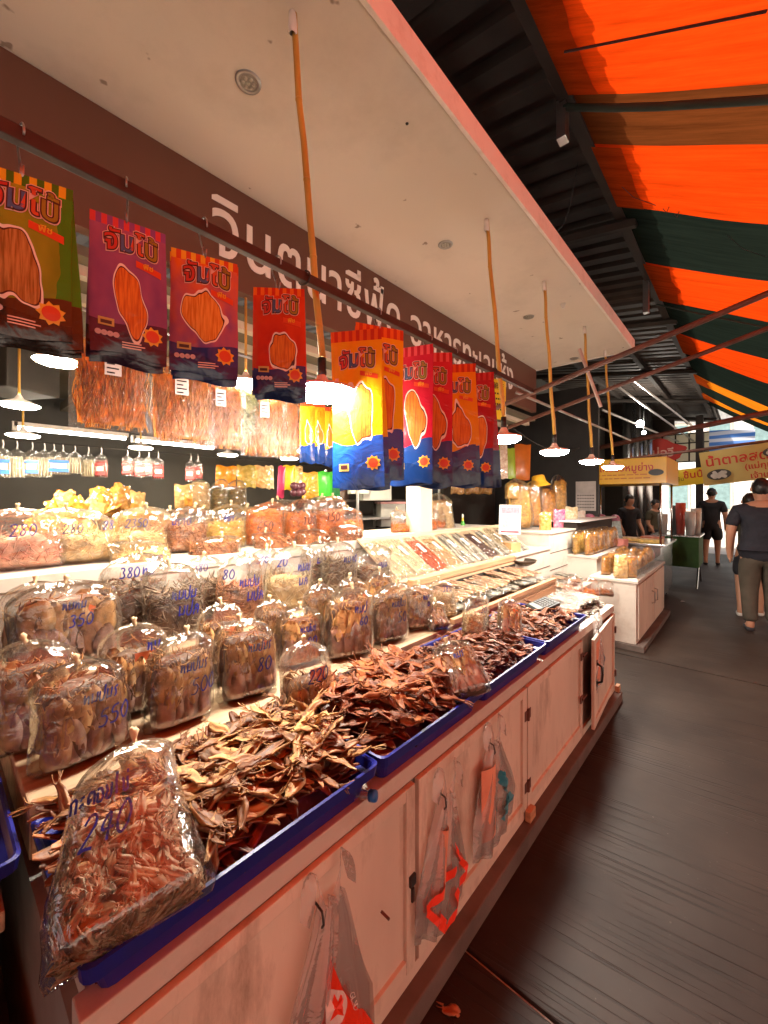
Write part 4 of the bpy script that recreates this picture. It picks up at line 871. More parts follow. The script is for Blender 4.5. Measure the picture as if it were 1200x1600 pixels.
def packet_parts(kind, W, H, parent, full=True, wob=0):
    key = (kind, W, H, round(wob, 1))
    if key not in PMESH:
        mb = MB(); nu, nv = 14, 22; uvs = []
        for s in (1, -1):
            for j in range(nv + 1):
                for i in range(nu + 1):
                    u, v = i / nu, j / nv; x = (u - .5) * W * (1 + .02 * math.sin(v * 5 + wob)); z = v * H; y = psurf(W, H, x, z, wob=wob)
                    if s < 0: y = 2 * (psurf(W, H, x, z, 0, wob)) - y + .0006
                    mb.v.append((x, y, z + .006 * math.sin(u * 6 + wob) * (1 - v) ** 3)); uvs.append((u if s > 0 else 1 - u, v))
            o = 0 if s > 0 else (nu + 1) * (nv + 1)
            for j in range(nv):
                for i in range(nu):
                    a = o + j * (nu + 1) + i; q = (a, a + 1, a + nu + 2, a + nu + 1); mb.f.append(q if s > 0 else q[::-1]); mb.m.append(0)
        mb.uv = uvs; PMESH[key] = mb.mesh('pouch', PK[kind], True)
    link('pouch', PMESH[key], parent)
    if not full: return
    tall = H > .45; sv = lambda x, z, d: psurf(W, H, x, z, wob=wob) - d
    def word(s, cx, cz, size, off, d, mats, nm, arch=.0, sy=1.25):
        k2 = (kind, W, H, s, off, nm, round(wob, 1))
        if k2 not in PMESH:
            V, F = text_mb(s, 1, off); xs = [v[0] for v in text_mb(s, 1, 0)[0]]; mx = (min(xs) + max(xs)) / 2; wd_ = max(xs) - min(xs)
            mb = MB(); vs = []
            for x, y, _ in V:
                X = cx + (x - mx) * size; Z = cz + y * size * sy + arch * math.cos((x - mx) / wd_ * 3) + .06 * (x - mx) * 0; vs.append((X, sv(X, Z, d), Z))
            mb.add(vs, F)
            if len(mats) > 1: mb.m = [min(len(mats) - 1, max(0, int((sum(V[i][0] for i in f) / len(f) - min(xs)) / wd_ * len(mats)))) for f in F]
            PMESH[k2] = mb.mesh(nm, mats)
        link(nm, PMESH[k2], parent)
    lw = W * .68 / 1.97; z0 = H * (.74 if not tall else .755)
    word('จัมโบ้', 0.004, z0, lw, .085, .0012, [M_out1], 'logo_outline', .006); word('จัมโบ้', 0.004, z0, lw, .055, .0019, [M_out2], 'logo_shadow', .006); word('จัมโบ้', 0.004, z0, lw, .012, .0026, LC, 'logo', .006)
    k3 = (kind, W, H, 'rib')
    if k3 not in PMESH:
        zc = z0 - H * (.065 if not tall else .04); hh = H * (.05 if not tall else .03); mb = MB()
        mb.grid(lambda u, v: (lambda X, Z: (X, sv(X, Z, .0013), Z))(W * (.08 + .34 * u), zc + hh * (v - .25) - .02 * W * u * 4), 8, 2); PMESH[k3] = mb.mesh('ribbon', M_tagr)
    link('ribbon', PMESH[k3], parent)
    word('ฟิช', W * .24, z0 - H * (.078 if not tall else .05), W * .115, .02, .0024, [M_tagy], 'ribbon_text', 0, 1.0)
    k4 = (kind, W, H, 'lab')
    if k4 not in PMESH:
        mb = MB(); lx, lz = (-.4, .19) if not tall else (-.36, .11)
        mb.grid(lambda u, v: (lambda X, Z: (X, sv(X, Z, .0012), Z))(W * (lx + .2 * u), H * (lz + (.055 if not tall else .045) * v)), 6, 3, 0)
        mb.grid(lambda u, v: (lambda X, Z: (X, sv(X, Z, .0018), Z))(W * (lx + .03 + .14 * u), H * (lz + .012 + .025 * v)), 6, 2, 1)
        PMESH[k4] = mb.mesh('print_label', [M_lab, M_out2])
    link('print_label', PMESH[k4], parent)
    k6 = (kind, W, H, 'burst')
    if k6 not in PMESH:
        mb = MB(); bx, bz, br = W * .3, H * (.17 if not tall else .16), W * .15
        for rr_, d_, mi in ((1.0, .0014, 0), (.62, .0022, 1)):
            P = [(bx + br * rr_ * (1 if i % 2 else .74 + .26 * (mi == 1)) * math.cos(math.pi * i / 9), bz + br * rr_ * (1 if i % 2 else .74 + .26 * (mi == 1)) * math.sin(math.pi * i / 9)) for i in range(18)]
            mb.add([(bx, sv(bx, bz, d_ + .0006), bz)] + [(x, sv(x, z, d_), z) for x, z in P], [(0, i + 1, (i + 1) % 18 + 1) for i in range(18)], mi)
        for q in range(3 if not tall else 6):
            z = H * ((.055 + .018 * q) if not tall else .5 + .035 * q); x0_ = -.42 * W if tall else -.1 * W; wd2 = W * (.07 if tall else .25 + .05 * (q % 2))
            mb.grid(lambda u, v: (lambda X, Z: (X, sv(X, Z, .0013), Z))(x0_ + wd2 * u, z + H * (.008 if not tall else .022) * v), 5, 1, 2)
        PMESH[k6] = mb.mesh('burst_print', [M_tagy, M_tagr, M_out1])
    link('burst_print', PMESH[k6], parent, 'stuff')
    if not tall:
        k5 = (kind, W, H, 'icons')
        if k5 not in PMESH:
            mb = MB()
            for q in range(4): mb.lathe([(.0005, 0), (.0062, 0)], 10, 0, Matrix.Translation((W * (-.4 + .075 * q), sv(W * (-.4 + .075 * q), H * .135, .0022), H * .135)) @ Matrix.Rotation(R(90), 4, 'X'))
            PMESH[k5] = mb.mesh('print_icons', pm('print_icon', (.55, .4, .4), .4, .05, 5, 0))
        link('print_icons', PMESH[k5], parent)
def hook(Y, label, drop=.1, x=-1.05):
    mb = MB(); r = .023; pts = [(r * math.cos(a), 0, r * math.sin(a)) for a in [R(-20 + i * 25) for i in range(9)]]
    pts += [(-.012, 0, -.03), (-.003, .0, -.05), (0, 0, -drop + .02), (.002, 0, -drop - .012), (.014, 0, -drop - .014), (.02, 0, -drop + .006)]
    mb.tube(pts, .0022, 6); o = mb.build('wire_hook', M_steel, None, True); o.location = (x, Y, 2.2); o.rotation_euler = (0, 0, rnd(-.4, .4)); tag(o, label, 'hook', 'wire hooks on the packet rail')
def hang(kind, px, top, bot, n, label, W, H, rz=0, X=-1.035, step=.009, spread=.05, nfull=1):
    c = at(px, top, X=X); 
    for k in range(n):
        wob = rnd(0, 6) if k < 2 else 1.0
        lab = label if k == 0 else label.split(', in front')[0] + ' tucked behind another'
        eu = Euler((rnd(-.02, .02) + .035 * k, rnd(-.02, .02) + (rnd(-.05, .05) if k else 0), R(90) + rz + (rnd(-spread, spread) * 2 if k else 0)))
        off = eu.to_matrix() @ Vector((0, -.008 * k, H))
        o = thing('snack_packet', lab, 'snack packet', (c.x - off.x, c.y - off.y, c.z - off.z - k * .005), eu, 'snack packets hanging on hooks: ' + kind)
        packet_parts(kind, W, H, o, k < nfull, wob if k == 0 else round(wob / 3) * 3)
    return c
R_ = random.Random(3)
for kind, px, top, n, W, H, rz, lab in (('green', 34, 272, 4, .155, .31, -.3, 'green snack packet with yellow striped header, in front of its bunch'),
        ('purple', 202, 347, 4, .147, .3, -.2, 'purple snack packet with pink striped header, in front of its bunch'),
        ('blue', 321, 400, 3, .158, .305, -.35, 'blue bordered snack packet with yellow striped header, in front of its bunch'),
        ('red', 436, 450, 4, .15, .31, -.75, 'red snack packet with red striped header, in front of its bunch'),
        ('yellow', 594, 510, 3, .19, .57, -.45, 'tall yellow and blue snack packet, in front of its bunch'),
        ('magenta', 672, 551, 4, .19, .575, -.85, 'tall magenta and blue snack packet, in front of its bunch'),
        ('amber', 712, 569, 4, .185, .57, -.95, 'tall amber and blue snack packet, in front of its bunch'),
        ('crimson', 742, 583, 4, .185, .57, -1.1, 'tall crimson and blue snack packet, in front of its bunch')):
    c = hang(kind, px, top, 0, n, lab, W, H, rz, nfull=2 if kind in ('red', 'yellow', 'magenta') else 1)
    hook(c.y, f'bent wire hook holding the {kind} snack packets', drop=max(.05, 2.2 - c.z - .01))
c = hang('yellow', 556, 516, 0, 2, 'tall lemon and blue packet half hidden beside the yellow one, in front', .185, .57, -1.0, nfull=1, X=-1.055)
c = hang('magenta', 642, 542, 0, 2, 'tall magenta packet half hidden beside the lemon ones, in front', .185, .575, -1.2, nfull=1, X=-1.055)
# ------------------------------------------------------------------ flat clear packs
def flat_pack(W, H, th, mats, n, seed, style='thread', r=.0014):
    rs = random.Random(seed); a = MB(); 
    for s in (1, -1): a.grid(lambda u, v: ((u - .5) * W, s * -th / 2 * (math.sin(math.pi * u) * math.sin(math.pi * min(1, max(0, v * 1.12 - .02)))) ** .4 - .003 * s, v * H + .004 * math.sin(u * 20 + s)), 10, 14)
    b = MB(); k = .4 if style != 'fish' else .3
    b.grid(lambda u, v: ((u - .5) * W * .8, -th * .18 * 1, H * (.06 + .74 * v)), 1, 1, 1); b.grid(lambda u, v: ((.5 - u) * W * .8, th * .18, H * (.06 + .74 * v)), 1, 1, 1)
    for i in range(n):
        x, z = rs.uniform(-.42, .42) * W, H * rs.uniform(.08, .8); y = (th * .3) * rs.choice((-1, -1, 1)) * rs.uniform(.5, 1)
        if style == 'thread': strand(b, (x, y, z), (rs.uniform(-.3, .3), 0, rs.choice((-1, 1))), (0, 1, 0), min(.08, H * .3), r * rs.uniform(.8, 1.3), rs.choice((0, 0, 1)), rs, .3, 4, 3)
        elif style == 'curl': strand(b, (x, y, z), (rs.uniform(-1, 1), rs.uniform(-.2, .2), rs.uniform(-1, 1)), (0, 1, 0), .05, r * 1.3, rs.choice((0, 0, 1)), rs, .7, 5, 3)
        elif style == 'fish': slab(b, (x, y, z), (rs.uniform(-.25, .25), 0, 1), (0, -1, 0), H * rs.uniform(.25, .4), W * rs.uniform(.12, .2), rs.choice((0, 0, 1)), rs, .006)
        elif style == 'fan':
            for q in range(9): ang = R(-60 + 15 * q); slab(b, (x + .03 * math.sin(ang), y, z + .03 * math.cos(ang)), (math.sin(ang), 0, math.cos(ang)), (0, -1, 0), .06, .015, q % 2, rs, .003)
    lim = th * .42
    b.v = [(max(-.46 * W, min(.46 * W, x)), max(-lim, min(lim, y)), max(.015 * H, min(.9 * H, z))) for x, y, z in b.v]
    return a.mesh('pack_film', M_film2, True), b.mesh('contents', mats, True)
M_sticker = pm('white_sticker', (.7, .66, .6), .5, .1, 90, 0)
def put_pack(name, pk, label, loc, rot, group, W, H, sticker=True, sz=None):
    o = thing(name, label, 'pack', loc, rot, group); link('film', pk[0], o); link('contents', pk[1], o, 'stuff')
    if sticker:
        z0 = H * (sz or .5); MB().grid(lambda u, v: ((-.1 + .2 * u) * W, -.0125 - .004, z0 + H * .22 * v), 1, 1).build('sticker', M_sticker, o)
        mb = MB()
        for q in range(4): mb.box((-.075) * W, (.02 + .05 * (q % 2)) * W, -.0172, -.0169, z0 + H * (.02 + .045 * q), z0 + H * (.035 + .045 * q))
        mb.build('print_lines', M_inkb, o, kind='stuff')
    return o
def mk(kind): return SHR[kind]
orange_pk = flat_pack(.24, .33, .022, [food('shred_bright', (.95, .42, .08), trans=.55), food('shred_bright_b', (.9, .34, .05), trans=.55)], 420, 5, 'thread', .0016)
brown_pk = flat_pack(.2, .32, .022, [food('fish_sheet', (.8, .36, .1), trans=.55), food('fish_sheet_b', (.7, .27, .07), trans=.55)], 320, 6, 'thread', .0018)
green_pk = flat_pack(.2, .3, .02, [food('seaweed_pale', (.42, .42, .18)), food('seaweed_mid', (.3, .32, .1))], 300, 7, 'curl', .0016)
G = 'clear packs of shreds hanging behind the snack packets'
for px, top, X, pk, W, H, rz, lab in ((176, 522, -1.62, orange_pk, .24, .33, -.15, 'clear hanging pack of orange shreds below the purple packets'), (285, 560, -1.64, orange_pk, .24, .33, -.2, 'clear hanging pack of orange shreds below the blue bordered packets'),
        (345, 583, -1.64, brown_pk, .2, .32, -.3, 'clear hanging pack of brown shreds between the blue and red packets'), (376, 592, -1.68, green_pk, .2, .3, -.3, 'clear hanging pack of pale green strips behind the red packets'),
        (412, 604, -1.64, brown_pk, .2, .32, -.45, 'clear hanging pack of brown sheets under the red packets'), (438, 610, -1.66, brown_pk, .2, .32, -.5, 'clear hanging pack of brown sheets beside the first bamboo lamp')):
    c = at(px, top, X=X); put_pack('shred_pack', pk, lab, (X, c.y, c.z - H), (rnd(-.03, .03), rnd(-.02, .02), R(90) + rz), G, W, H, True, .56)
mb = MB(); mb.tube([(-1.62, -.8, 2.13), (-1.66, 2.0, 2.12)], .006, 6); tag(mb.build('wire_line', M_steel, None), 'thin wire the clear shred packs hang from', 'wire')
for px in (176, 285, 345, 412):
    pass
# narrow yellow and blue sachets behind the lamp
for i, (px, top, lab) in enumerate(((480, 628, 'narrow yellow and blue sachet strip hanging beside the first bamboo lamp'), (496, 630, 'narrow yellow and blue sachet strip in the middle of its bunch behind the lamp'), (512, 636, 'narrow yellow and blue sachet strip beside the tall lemon packets'), (524, 640, 'narrow yellow and blue sachet strip touching the tall lemon packets'))):
    c = at(px, top, X=-1.62); o = thing('snack_packet', lab, 'snack packet', (c.x, c.y, c.z - .3), (0, rnd(-.05, .05), R(90) - .75 + rnd(-.1, .1)), 'narrow sachets behind the lamp'); packet_parts('amber', .075, .3, o, False, i)
# slanted row of flat packs
def slant(Y, pk, lab, W, H=.42):
    return put_pack('seafood_pack', pk, lab, (-1.615, Y, 1.0), (R(-57), 0, R(90) + rnd(-.03, .03)), 'flat packs leaning on the sloping rack', W, H, True, .45)
wht = flat_pack(.2, .42, .024, [food('strip_white', (.66, .55, .36)), food('strip_ivory', (.58, .45, .26))], 200, 8, 'thread', .002)
redp = flat_pack(.2, .42, .024, [food('strip_red', (.6, .1, .02)), food('strip_crimson', (.5, .06, .015))], 260, 9, 'thread', .0028)
fan = flat_pack(.2, .42, .024, [food('fan_tan', (.62, .42, .2)), food('fan_brown', (.42, .2, .08))], 12, 10, 'fan')
slv = flat_pack(.2, .42, .024, [food('fish_silver', (.5, .45, .36)), food('fish_grey', (.2, .17, .13))], 60, 11, 'fish')
drk = flat_pack(.2, .42, .024, [food('strip_dark', (.16, .05, .035)), food('strip_black', (.06, .02, .02))], 160, 12, 'curl', .002)
for i, (pk, lab) in enumerate(((wht, 'flat pack of pale strips leaning beside the squat bag of dark curls'), (wht, 'flat pack of pale strips leaning against the red strip pack'), (redp, 'flat pack of red strips leaning on the sloping rack'), (fan, 'flat pack of fan shaped dried fish beside the red strips'),
        (slv, 'flat pack of silvery fish next to the fan shaped fish'), (slv, 'flat pack of silvery fish next to the dark strips'), (drk, 'flat pack of dark strips between silvery fish packs'), (slv, 'flat pack of silvery fish just beyond the dark strips'), (wht, 'flat pack of pale strips between the last silvery fish packs'), (slv, 'last flat pack of silvery fish on the sloping rack'))):
    slant(2.03 + .205 * i, pk, lab, .2)
mb = MB(); mb.box(-.02, .0, 1.92, 4.04, -.012, 0); o = mb.build('sloping_rack', M_ply, None); o.matrix_world = Matrix.Translation((-1.60, 0, .975)); o.data.transform(Matrix.Identity(4))
bpy.data.objects.remove(o)
mb = MB(); mb.add([(-1.605, 1.93, .954), (-1.605, 4.03, .954), (-1.963, 4.03, 1.222), (-1.963, 1.93, 1.222), (-1.605, 1.93, .984), (-1.605, 4.03, .984), (-1.963, 4.03, 1.234), (-1.963, 1.93, 1.234)],
       [(0, 3, 2, 1), (4, 5, 6, 7), (0, 1, 5, 4), (1, 2, 6, 5), (2, 3, 7, 6), (3, 0, 4, 7)])
tag(mb.build('sloping_rack', M_ply, None), 'sloping plywood rack carrying the flat seafood packs', 'rack')
# flat fish packs lying on the lower shelf and foil packs on the counter end
lie = [flat_pack(.17, .3, .026, [food('whole_fish_dark', (.13, .11, .08)), food('whole_fish_silver', (.42, .38, .3))], 26, 21, 'fish'), flat_pack(.17, .3, .026, [food('fillet_pink', (.6, .33, .2)), food('fillet_tan', (.5, .28, .13))], 30, 22, 'fish'), flat_pack(.16, .26, .024, [food('anchovy', (.5, .42, .32)), food('anchovy_dark', (.2, .14, .1))], 70, 23, 'fish')]
k = 0
for row, X0, y0, y1, z, n_ in ((0, -1.24, 1.98, 3.4, .86, 9), (1, -1.30, 2.05, 3.42, .885, 8), (2, -.80, 2.72, 3.36, .716, 6), (3, -.86, 2.76, 3.38, .742, 5), (4, -.83, 2.8, 3.36, .77, 4)):
    for i in range(n_):
        t = (i + .5) / n_; pk = lie[(i * 2 + row) % 2] if row < 2 else lie[2]; k += 1
        if row < 2: lab = ['flat pack of dark whole fish lying on the lower shelf', 'flat pack of pinkish fish fillets lying on the lower shelf'][(i * 2 + row) % 2]; g = lab.replace('pack', 'packs')
        else: lab = 'shiny flat pack of anchovies piled at the end of the counter'; g = 'anchovy packs at the counter end'
        put_pack('fish_pack', pk, lab, (X0 + rnd(-.015, .015), y0 + (y1 - y0) * t, z + rnd(-.004, .006)), (R(-84) + rnd(-.05, .05), rnd(-.06, .06), R(90) + rnd(-.35, .35)), g, .17, .3, False)
# carrier bags hanging from the cabinet doors
def carrier(Y, z, W, H, label, seed, art=None, rx=.0):
    rs = random.Random(seed); o = thing('carrier_bag', label, 'plastic bag', (-.738, Y, z), (0, rx, R(90)), 'clear carrier bags hanging on the cabinet')
    def s(u, v, side=1, ly=0):
        x = (u - .5) * W * (.30 + .75 * min(1, v * 1.5)); pl = .014 * math.sin(u * 17 + seed + ly) * (1 - .5 * v) + .008 * math.sin(u * 31 + v * 5 + ly)
        return (x + .01 * math.sin(v * 6 + ly + seed), -.012 - .03 * math.sin(math.pi * u) * min(1, v * 2) * (1 - .4 * v) - pl * .8 - ly * .006 + (.016 if side < 0 else 0), -v * H + .02 * math.sin(u * 5 + seed) * v)
    for ly in range(2):
        mb = MB(); mb.grid(lambda u, v: s(.02 + .96 * u, v * (1 - .06 * ly), 1, ly * 1.0), 26, 24); mb.build('film', M_carrier, o, True)
    mb = MB(); mb.tube([(-.03, -.004, .02), (-.03, -.03, .015), (-.03, -.036, -.01), (-.03, -.03, -.02)], .003, 6); mb.build('hook', M_wire, o, True)
    for side in (-1, 1):
        mb = MB(); mb.grid(lambda u, v: ((.02 * (u - .5)) + side * (.02 + .05 * v), -.02 - .012 * math.sin(v * 6 + u * 3), .02 + .09 * math.sin(v * math.pi) - .02 * u), 3, 10); mb.build('loop_handle', M_carrier, o, True)
    if art: art(o, lambda u, v: s(u, v, 1, 2.0))
    return o
M_redp = pm('red_print', (.85, .05, .015), .4, .08, 6, 0); M_whp = pm('white_print', (.75, .62, .58), .4, .05, 6, 0); M_tealp = pm('teal_print', (.03, .22, .3), .4, .2, 20, 0); M_pinkfill = pm('peach_paper', (.75, .3, .18), .6, .2, 8, 0)
def art_star(o, s):
    mb = MB()
    q = lambda u, v, d: (lambda p: (p[0], p[1] - d, p[2]))(s(u, v))
    tri = lambda a, b, c, n, d, mi: mb.add([q(*(Vector(a) * (1 - (i + j) / n) + Vector(b) * (i / n) + Vector(c) * (j / n)), d) for i in range(n + 1) for j in range(n + 1 - i)],
        [t for i in range(n) for j in range(n - i) for t in ([(sum(n + 1 - k for k in range(i)) + j, sum(n + 1 - k for k in range(i + 1)) + j, sum(n + 1 - k for k in range(i)) + j + 1)] + ([(sum(n + 1 - k for k in range(i + 1)) + j, sum(n + 1 - k for k in range(i + 1)) + j + 1, sum(n + 1 - k for k in range(i)) + j + 1)] if j < n - i - 1 else []))], mi)
    tri((.5, .22, 0)[:2], (.28, .52)[:2], (.92, .86)[:2], 14, .004, 0); tri((.5, .22), (.92, .86), (.6, .42), 8, .0042, 0)
    c = (.50, .44); n = 24
    mb.add([q(c[0], c[1], .006)] + [q(c[0] + .13 * math.cos(2 * math.pi * i / n), c[1] + .085 * math.sin(2 * math.pi * i / n), .006) for i in range(n)], [(0, i + 1, (i + 1) % n + 1) for i in range(n)], 1)
    pts = [q(c[0], c[1], .008)] + [q(c[0] + (.1 if i % 2 == 0 else .042) * math.sin(math.pi * i / 5), c[1] - (.068 if i % 2 == 0 else .028) * math.cos(math.pi * i / 5), .008) for i in range(10)]
    mb.add(pts, [(0, i + 1, (i + 1) % 10 + 1) for i in range(10)], 0)
    V, F = text_mb('GLSD', 1); vs = []
    for x, y, _ in V: vs.append(q(.66 + y * .075, .42 + x * .042, .006))
    mb.add(vs, F, 1)
    mb.build('print', [M_redp, M_whp], o)
def art_red(o, s):
    mb = MB()
    for (a, b) in (((.1, .72), (.55, .5)), ((.12, .75), (.5, .93)), ((.5, .93), (.9, .72)), ((.62, .35), (.95, .75)), ((.3, .78), (.45, .88)), ((.6, .7), (.7, .82))):
        A, B = Vector(a), Vector(b); nn = (B - A).normalized(); pr = Vector((-nn.y, nn.x)) * .03
        L = []
        for i in range(9):
            p = A + (B - A) * i / 8
            for sg in (1, -1): w_ = p + pr * sg; t = s(w_.x, w_.y); L.append((t[0], t[1] - .004, t[2]))
        mb.add(L, [(2 * i, 2 * i + 1, 2 * i + 3, 2 * i + 2) for i in range(8)])
    mb.build('print', M_redp, o)
    MB().grid(lambda u, v: (-.02 + (u - .5) * .05, -.022 - .02 * math.sin(math.pi * u), -.08 - .2 * v), 6, 6).build('folded_bags', M_pinkfill, o, True)
def art_teal(o, s):
    mb = MB(); rs = random.Random(5)
    for (cu, cv, ru, rv) in ((.55, .34, .13, .06), (.5, .28, .07, .05), (.62, .44, .14, .045), (.62, .62, .14, .06), (.72, .7, .12, .08), (.55, .68, .1, .05)):
        n = 14; P = [s(cu, cv)] + [s(cu + ru * math.cos(2 * math.pi * i / n) * rs.uniform(.7, 1.2), cv + rv * math.sin(2 * math.pi * i / n) * rs.uniform(.7, 1.2)) for i in range(n)]
        mb.add([(a, b - .004, c) for a, b, c in P], [(0, i + 1, (i + 1) % n + 1) for i in range(n)])
    mb.build('print', M_tealp, o)
    MB().grid(lambda u, v: (-.05 + (u - .5) * .11, -.02 - .02 * math.sin(math.pi * u), -.05 - .26 * v), 6, 6).build('folded_bags', M_pinkfill, o, True)
c1 = at(505, 1405, X=-.74); carrier(c1.y, c1.z, .3, .46, 'clear carrier bag with a red star print hanging below the tan squid tray', 1, art_star)
c2 = at(690, 1240, X=-.74); carrier(c2.y, c2.z, .26, .38, 'clear carrier bag with thin red lettering strokes, drooping off the second cabinet door', 2, art_red, .12)
c3 = at(765, 1160, X=-.74); carrier(c3.y, c3.z, .3, .36, 'clear carrier bag with teal blotches hanging on the second cabinet door', 3, art_teal)
def art_pale(o, s):
    MB().grid(lambda u, v: (-.03 + (u - .5) * .1, -.02 - .02 * math.sin(math.pi * u), -.03 - .3 * v), 6, 6).build('folded_bags', M_pinkfill, o, True)
    mb = MB(); mb.add([(lambda t: (t[0], t[1] - .004, t[2]))(s(.8 + .1 * math.cos(i), .55 + .08 * math.sin(i))) for i in range(6)], [(0, 1, 2, 3, 4, 5)]); mb.build('print', M_tealp, o)
c4 = at(936, 985, X=-.71); o = carrier(c4.y, c4.z, .2, .36, 'clear carrier bag with peach folded bags hanging on the handled cabinet door', 4, art_pale)
# blue bottle cap lying by the tray
bc = at(578, 1243, X=-.735); mb = MB(); mb.lathe([(.0005, .018), (.013, .018), (.0145, .014), (.0145, 0), (.009, 0)], 18); mb.lathe([(.010, 0), (.012, -.03), (.02, -.05)], 14, 1)
o = mb.build('bottle_neck', [pm('blue_cap', (.02, .13, .42), .35, .05, 5, 0), M_film], None, True); o.location = bc; o.rotation_euler = (0, R(80), R(20)); tag(o, 'clear bottle neck with blue cap poking out under the tray corner', 'bottle')
# calculator
cl = thing('calculator', 'black desk calculator lying across the last blue tray', 'calculator', at(848, 948, Z=.835), (R(8), R(-14), R(62)))
MB().box(-.085, .085, -.06, .06, 0, .022, bev=.005).build('case', M_black, cl)
MB().box(-.075, -.03, -.05, .05, .0222, .026).build('screen_bezel', M_black, cl); MB().box(-.068, -.038, -.042, .042, .0262, .027).build('screen', pm('lcd', (.32, .36, .3), .2, .05, 5, 0), cl)
for i in range(5):
    for j in range(5): MB().box(-.02 + .02 * i - .0075, -.02 + .02 * i + .0075, -.04 + .02 * j - .0075, -.04 + .02 * j + .0075, .0222, .027, bev=.0015).build('key', pm('calc_key', (.09, .09, .09), .4, .2, 9, 0), cl)
# ------------------------------------------------------------------ neighbouring stall at the near end
nb = thing('neighbour_counter', 'edge of the next stall, a counter over a dark block standing for the shaded void', 'counter', (-1.5, -.3, 0))
MB().box(-.5, .36, -.6, .30, .0, .66, bev=.004).build('cabinet', M_dark, nb)  # dark block stands in for the shaded void under the top
MB().box(-.5, .42, -.6, .405, .66, .70, bev=.004).build('top', M_ply, nb)
o = link('food_tray', tray_mesh(.62, .44, .08)); o.location = (-1.515, -.49, .712); tag(o, 'blue plastic tray on the next stall across the gap', 'tray', 'blue trays along the counter front')
vv = [squid_piece('dried_squid', 900 + k, .1, .03, MT[0]) for k in range(4)]
for i in range(26):
    o = link('dried_squid', vv[i % 4]); o.location = (rnd(-1.46, -1.12), rnd(-.42, .06), .755 + rnd(0, .05)); o.rotation_euler = (rnd(-.5, .5), rnd(-.4, .4), rnd(0, 6)); tag(o, 'tan dried squid in the tray of the next stall', 'dried squid', 'dried squid on the next stall')
MB().grid(lambda u, v: (-1.48 + .37 * u, -.45 + .54 * v, .75 + .02 * noise.noise((u * 9, v * 9, 2))), 12, 16).build('squid_heap', MT[0], None, True, 'stuff')['label'] = 'tan dried squid mass in the next stall tray'
cr = thing('wooden_crate', 'low pale wooden crate on the floor beside the counter end', 'crate', (-.93, .02, 0), (0, 0, .1))
for z in (.02, .16, .30): MB().box(-.2, .2, -.13, -.115, z, z + .12, bev=.003).build('slat', M_ply, cr); MB().box(-.2, .2, .085, .1, z, z + .12, bev=.003).build('slat', M_ply, cr)
for x in (-.19, .175): MB().box(x, x + .015, -.114, .084, .02, .42, bev=.002).build('end_board', M_ply, cr)
# ------------------------------------------------------------------ inside the shop
sp = thing('speaker_box', 'black box shaped speaker hung under the shop ceiling', 'speaker', at(20, 585, D=2.3), (0, 0, .5))
MB().box(-.16, .16, -.14, .14, -.11, .16, bev=.01).build('case', pm('speaker_case', (.045, .042, .035), .5, .2, 6, .1), sp); MB().box(-.1, .06, -.1425, -.139, -.07, .02, bev=.003).build('label_plate', pm('plate', (.2, .19, .16), .4), sp); MB().box(-.02, .02, -.02, .02, .16, .6).build('bracket', M_black, sp)
mb = MB(); mb.tube([(-3.9, -.6, 1.925), (-3.9, 4.5, 1.90)], .006, 6); tag(mb.build('hanging_line', M_wire, None), 'thin dark line strung across the shop with small bags on it', 'wire')
def sausage_mesh(kind):
    rs = random.Random(kind); f = MB(); c = MB()
    f.grid(lambda u, v: (.055 * math.cos(2 * math.pi * u) * (1 if v < .8 else max(.12, 1 - (v - .8) * 4.6)), .025 * math.sin(2 * math.pi * u) * (1 if v < .8 else max(.2, 1 - (v - .8) * 4.6)), -.26 + .22 * v), 14, 12)
    for i in range(9 if kind != 2 else 12):
        x = -.04 + .08 * (i % 5) / 4; y = -.012 if i < 5 else .012
        c.tube([(x, y, -.252), (x + rs.uniform(-.004, .004), y, -.17), (x * .8, y, -.105)], [.006, .0085, .005], 6, 0)
    if kind != 1: c.grid(lambda u, v: ((u - .5) * .085, -.0262, -.235 + .03 * v), 4, 1, 1); c.grid(lambda u, v: ((u - .5) * .085, -.0262, -.155 + .025 * v), 4, 1, 1); c.grid(lambda u, v: ((u - .5) * .06, -.0264, -.2 + .04 * v), 4, 1, 2)
    return f.mesh('film', M_film2, True), c.mesh('contents', [[food('sausage_tan', (.55, .42, .28)), pm('blue_label', (.03, .14, .45), .4, .1, 6, 0), pm('white_label', (.7, .6, .55), .4, .3, 60, 0)], [food('sausage_pale', (.6, .5, .34))], [food('sausage_red', (.28, .06, .05)), pm('red_label', (.5, .03, .03), .4, .1, 6, 0), pm('white_label2', (.65, .55, .5), .4, .3, 60, 0)]][kind], True)
SM = [sausage_mesh(k) for k in range(3)]
names = ['small hanging bag of tan sausages with blue and white label', 'small hanging bag of plain pale sausages', 'small hanging bag of dark red sausages with red label']
for px, k, sc_ in ((4, 0, 1.15), (26, 1, 1.15), (50, 0, 1.1), (69, 1, 1.1), (84, 0, 1), (98, 0, 1), (117, 1, .95), (138, 1, 1.05), (158, 2, 1.05), (199, 2, .95), (217, 2, 1), (232, 2, .95), (247, 2, 1.05), (298, 2, 1.1), (309, 2, 1.0), (-14, 0, 1.15)):
    c = at(px, 692, X=-3.9); o = thing('sausage_bag', names[k], 'bag', (c.x, c.y, 1.905), (0, 0, R(90) + rnd(-.8, .3)), names[k].replace('bag', 'bags')); o.scale = (sc_ * .85, sc_ * .85, sc_ * .85)
    link('film', SM[k][0], o); link('contents', SM[k][1], o, 'stuff'); mb = MB(); mb.tube([(0, 0, -.05), (.006, 0, -.02), (0, 0, .02)], .004, 5); mb.build('string', M_cap, o)
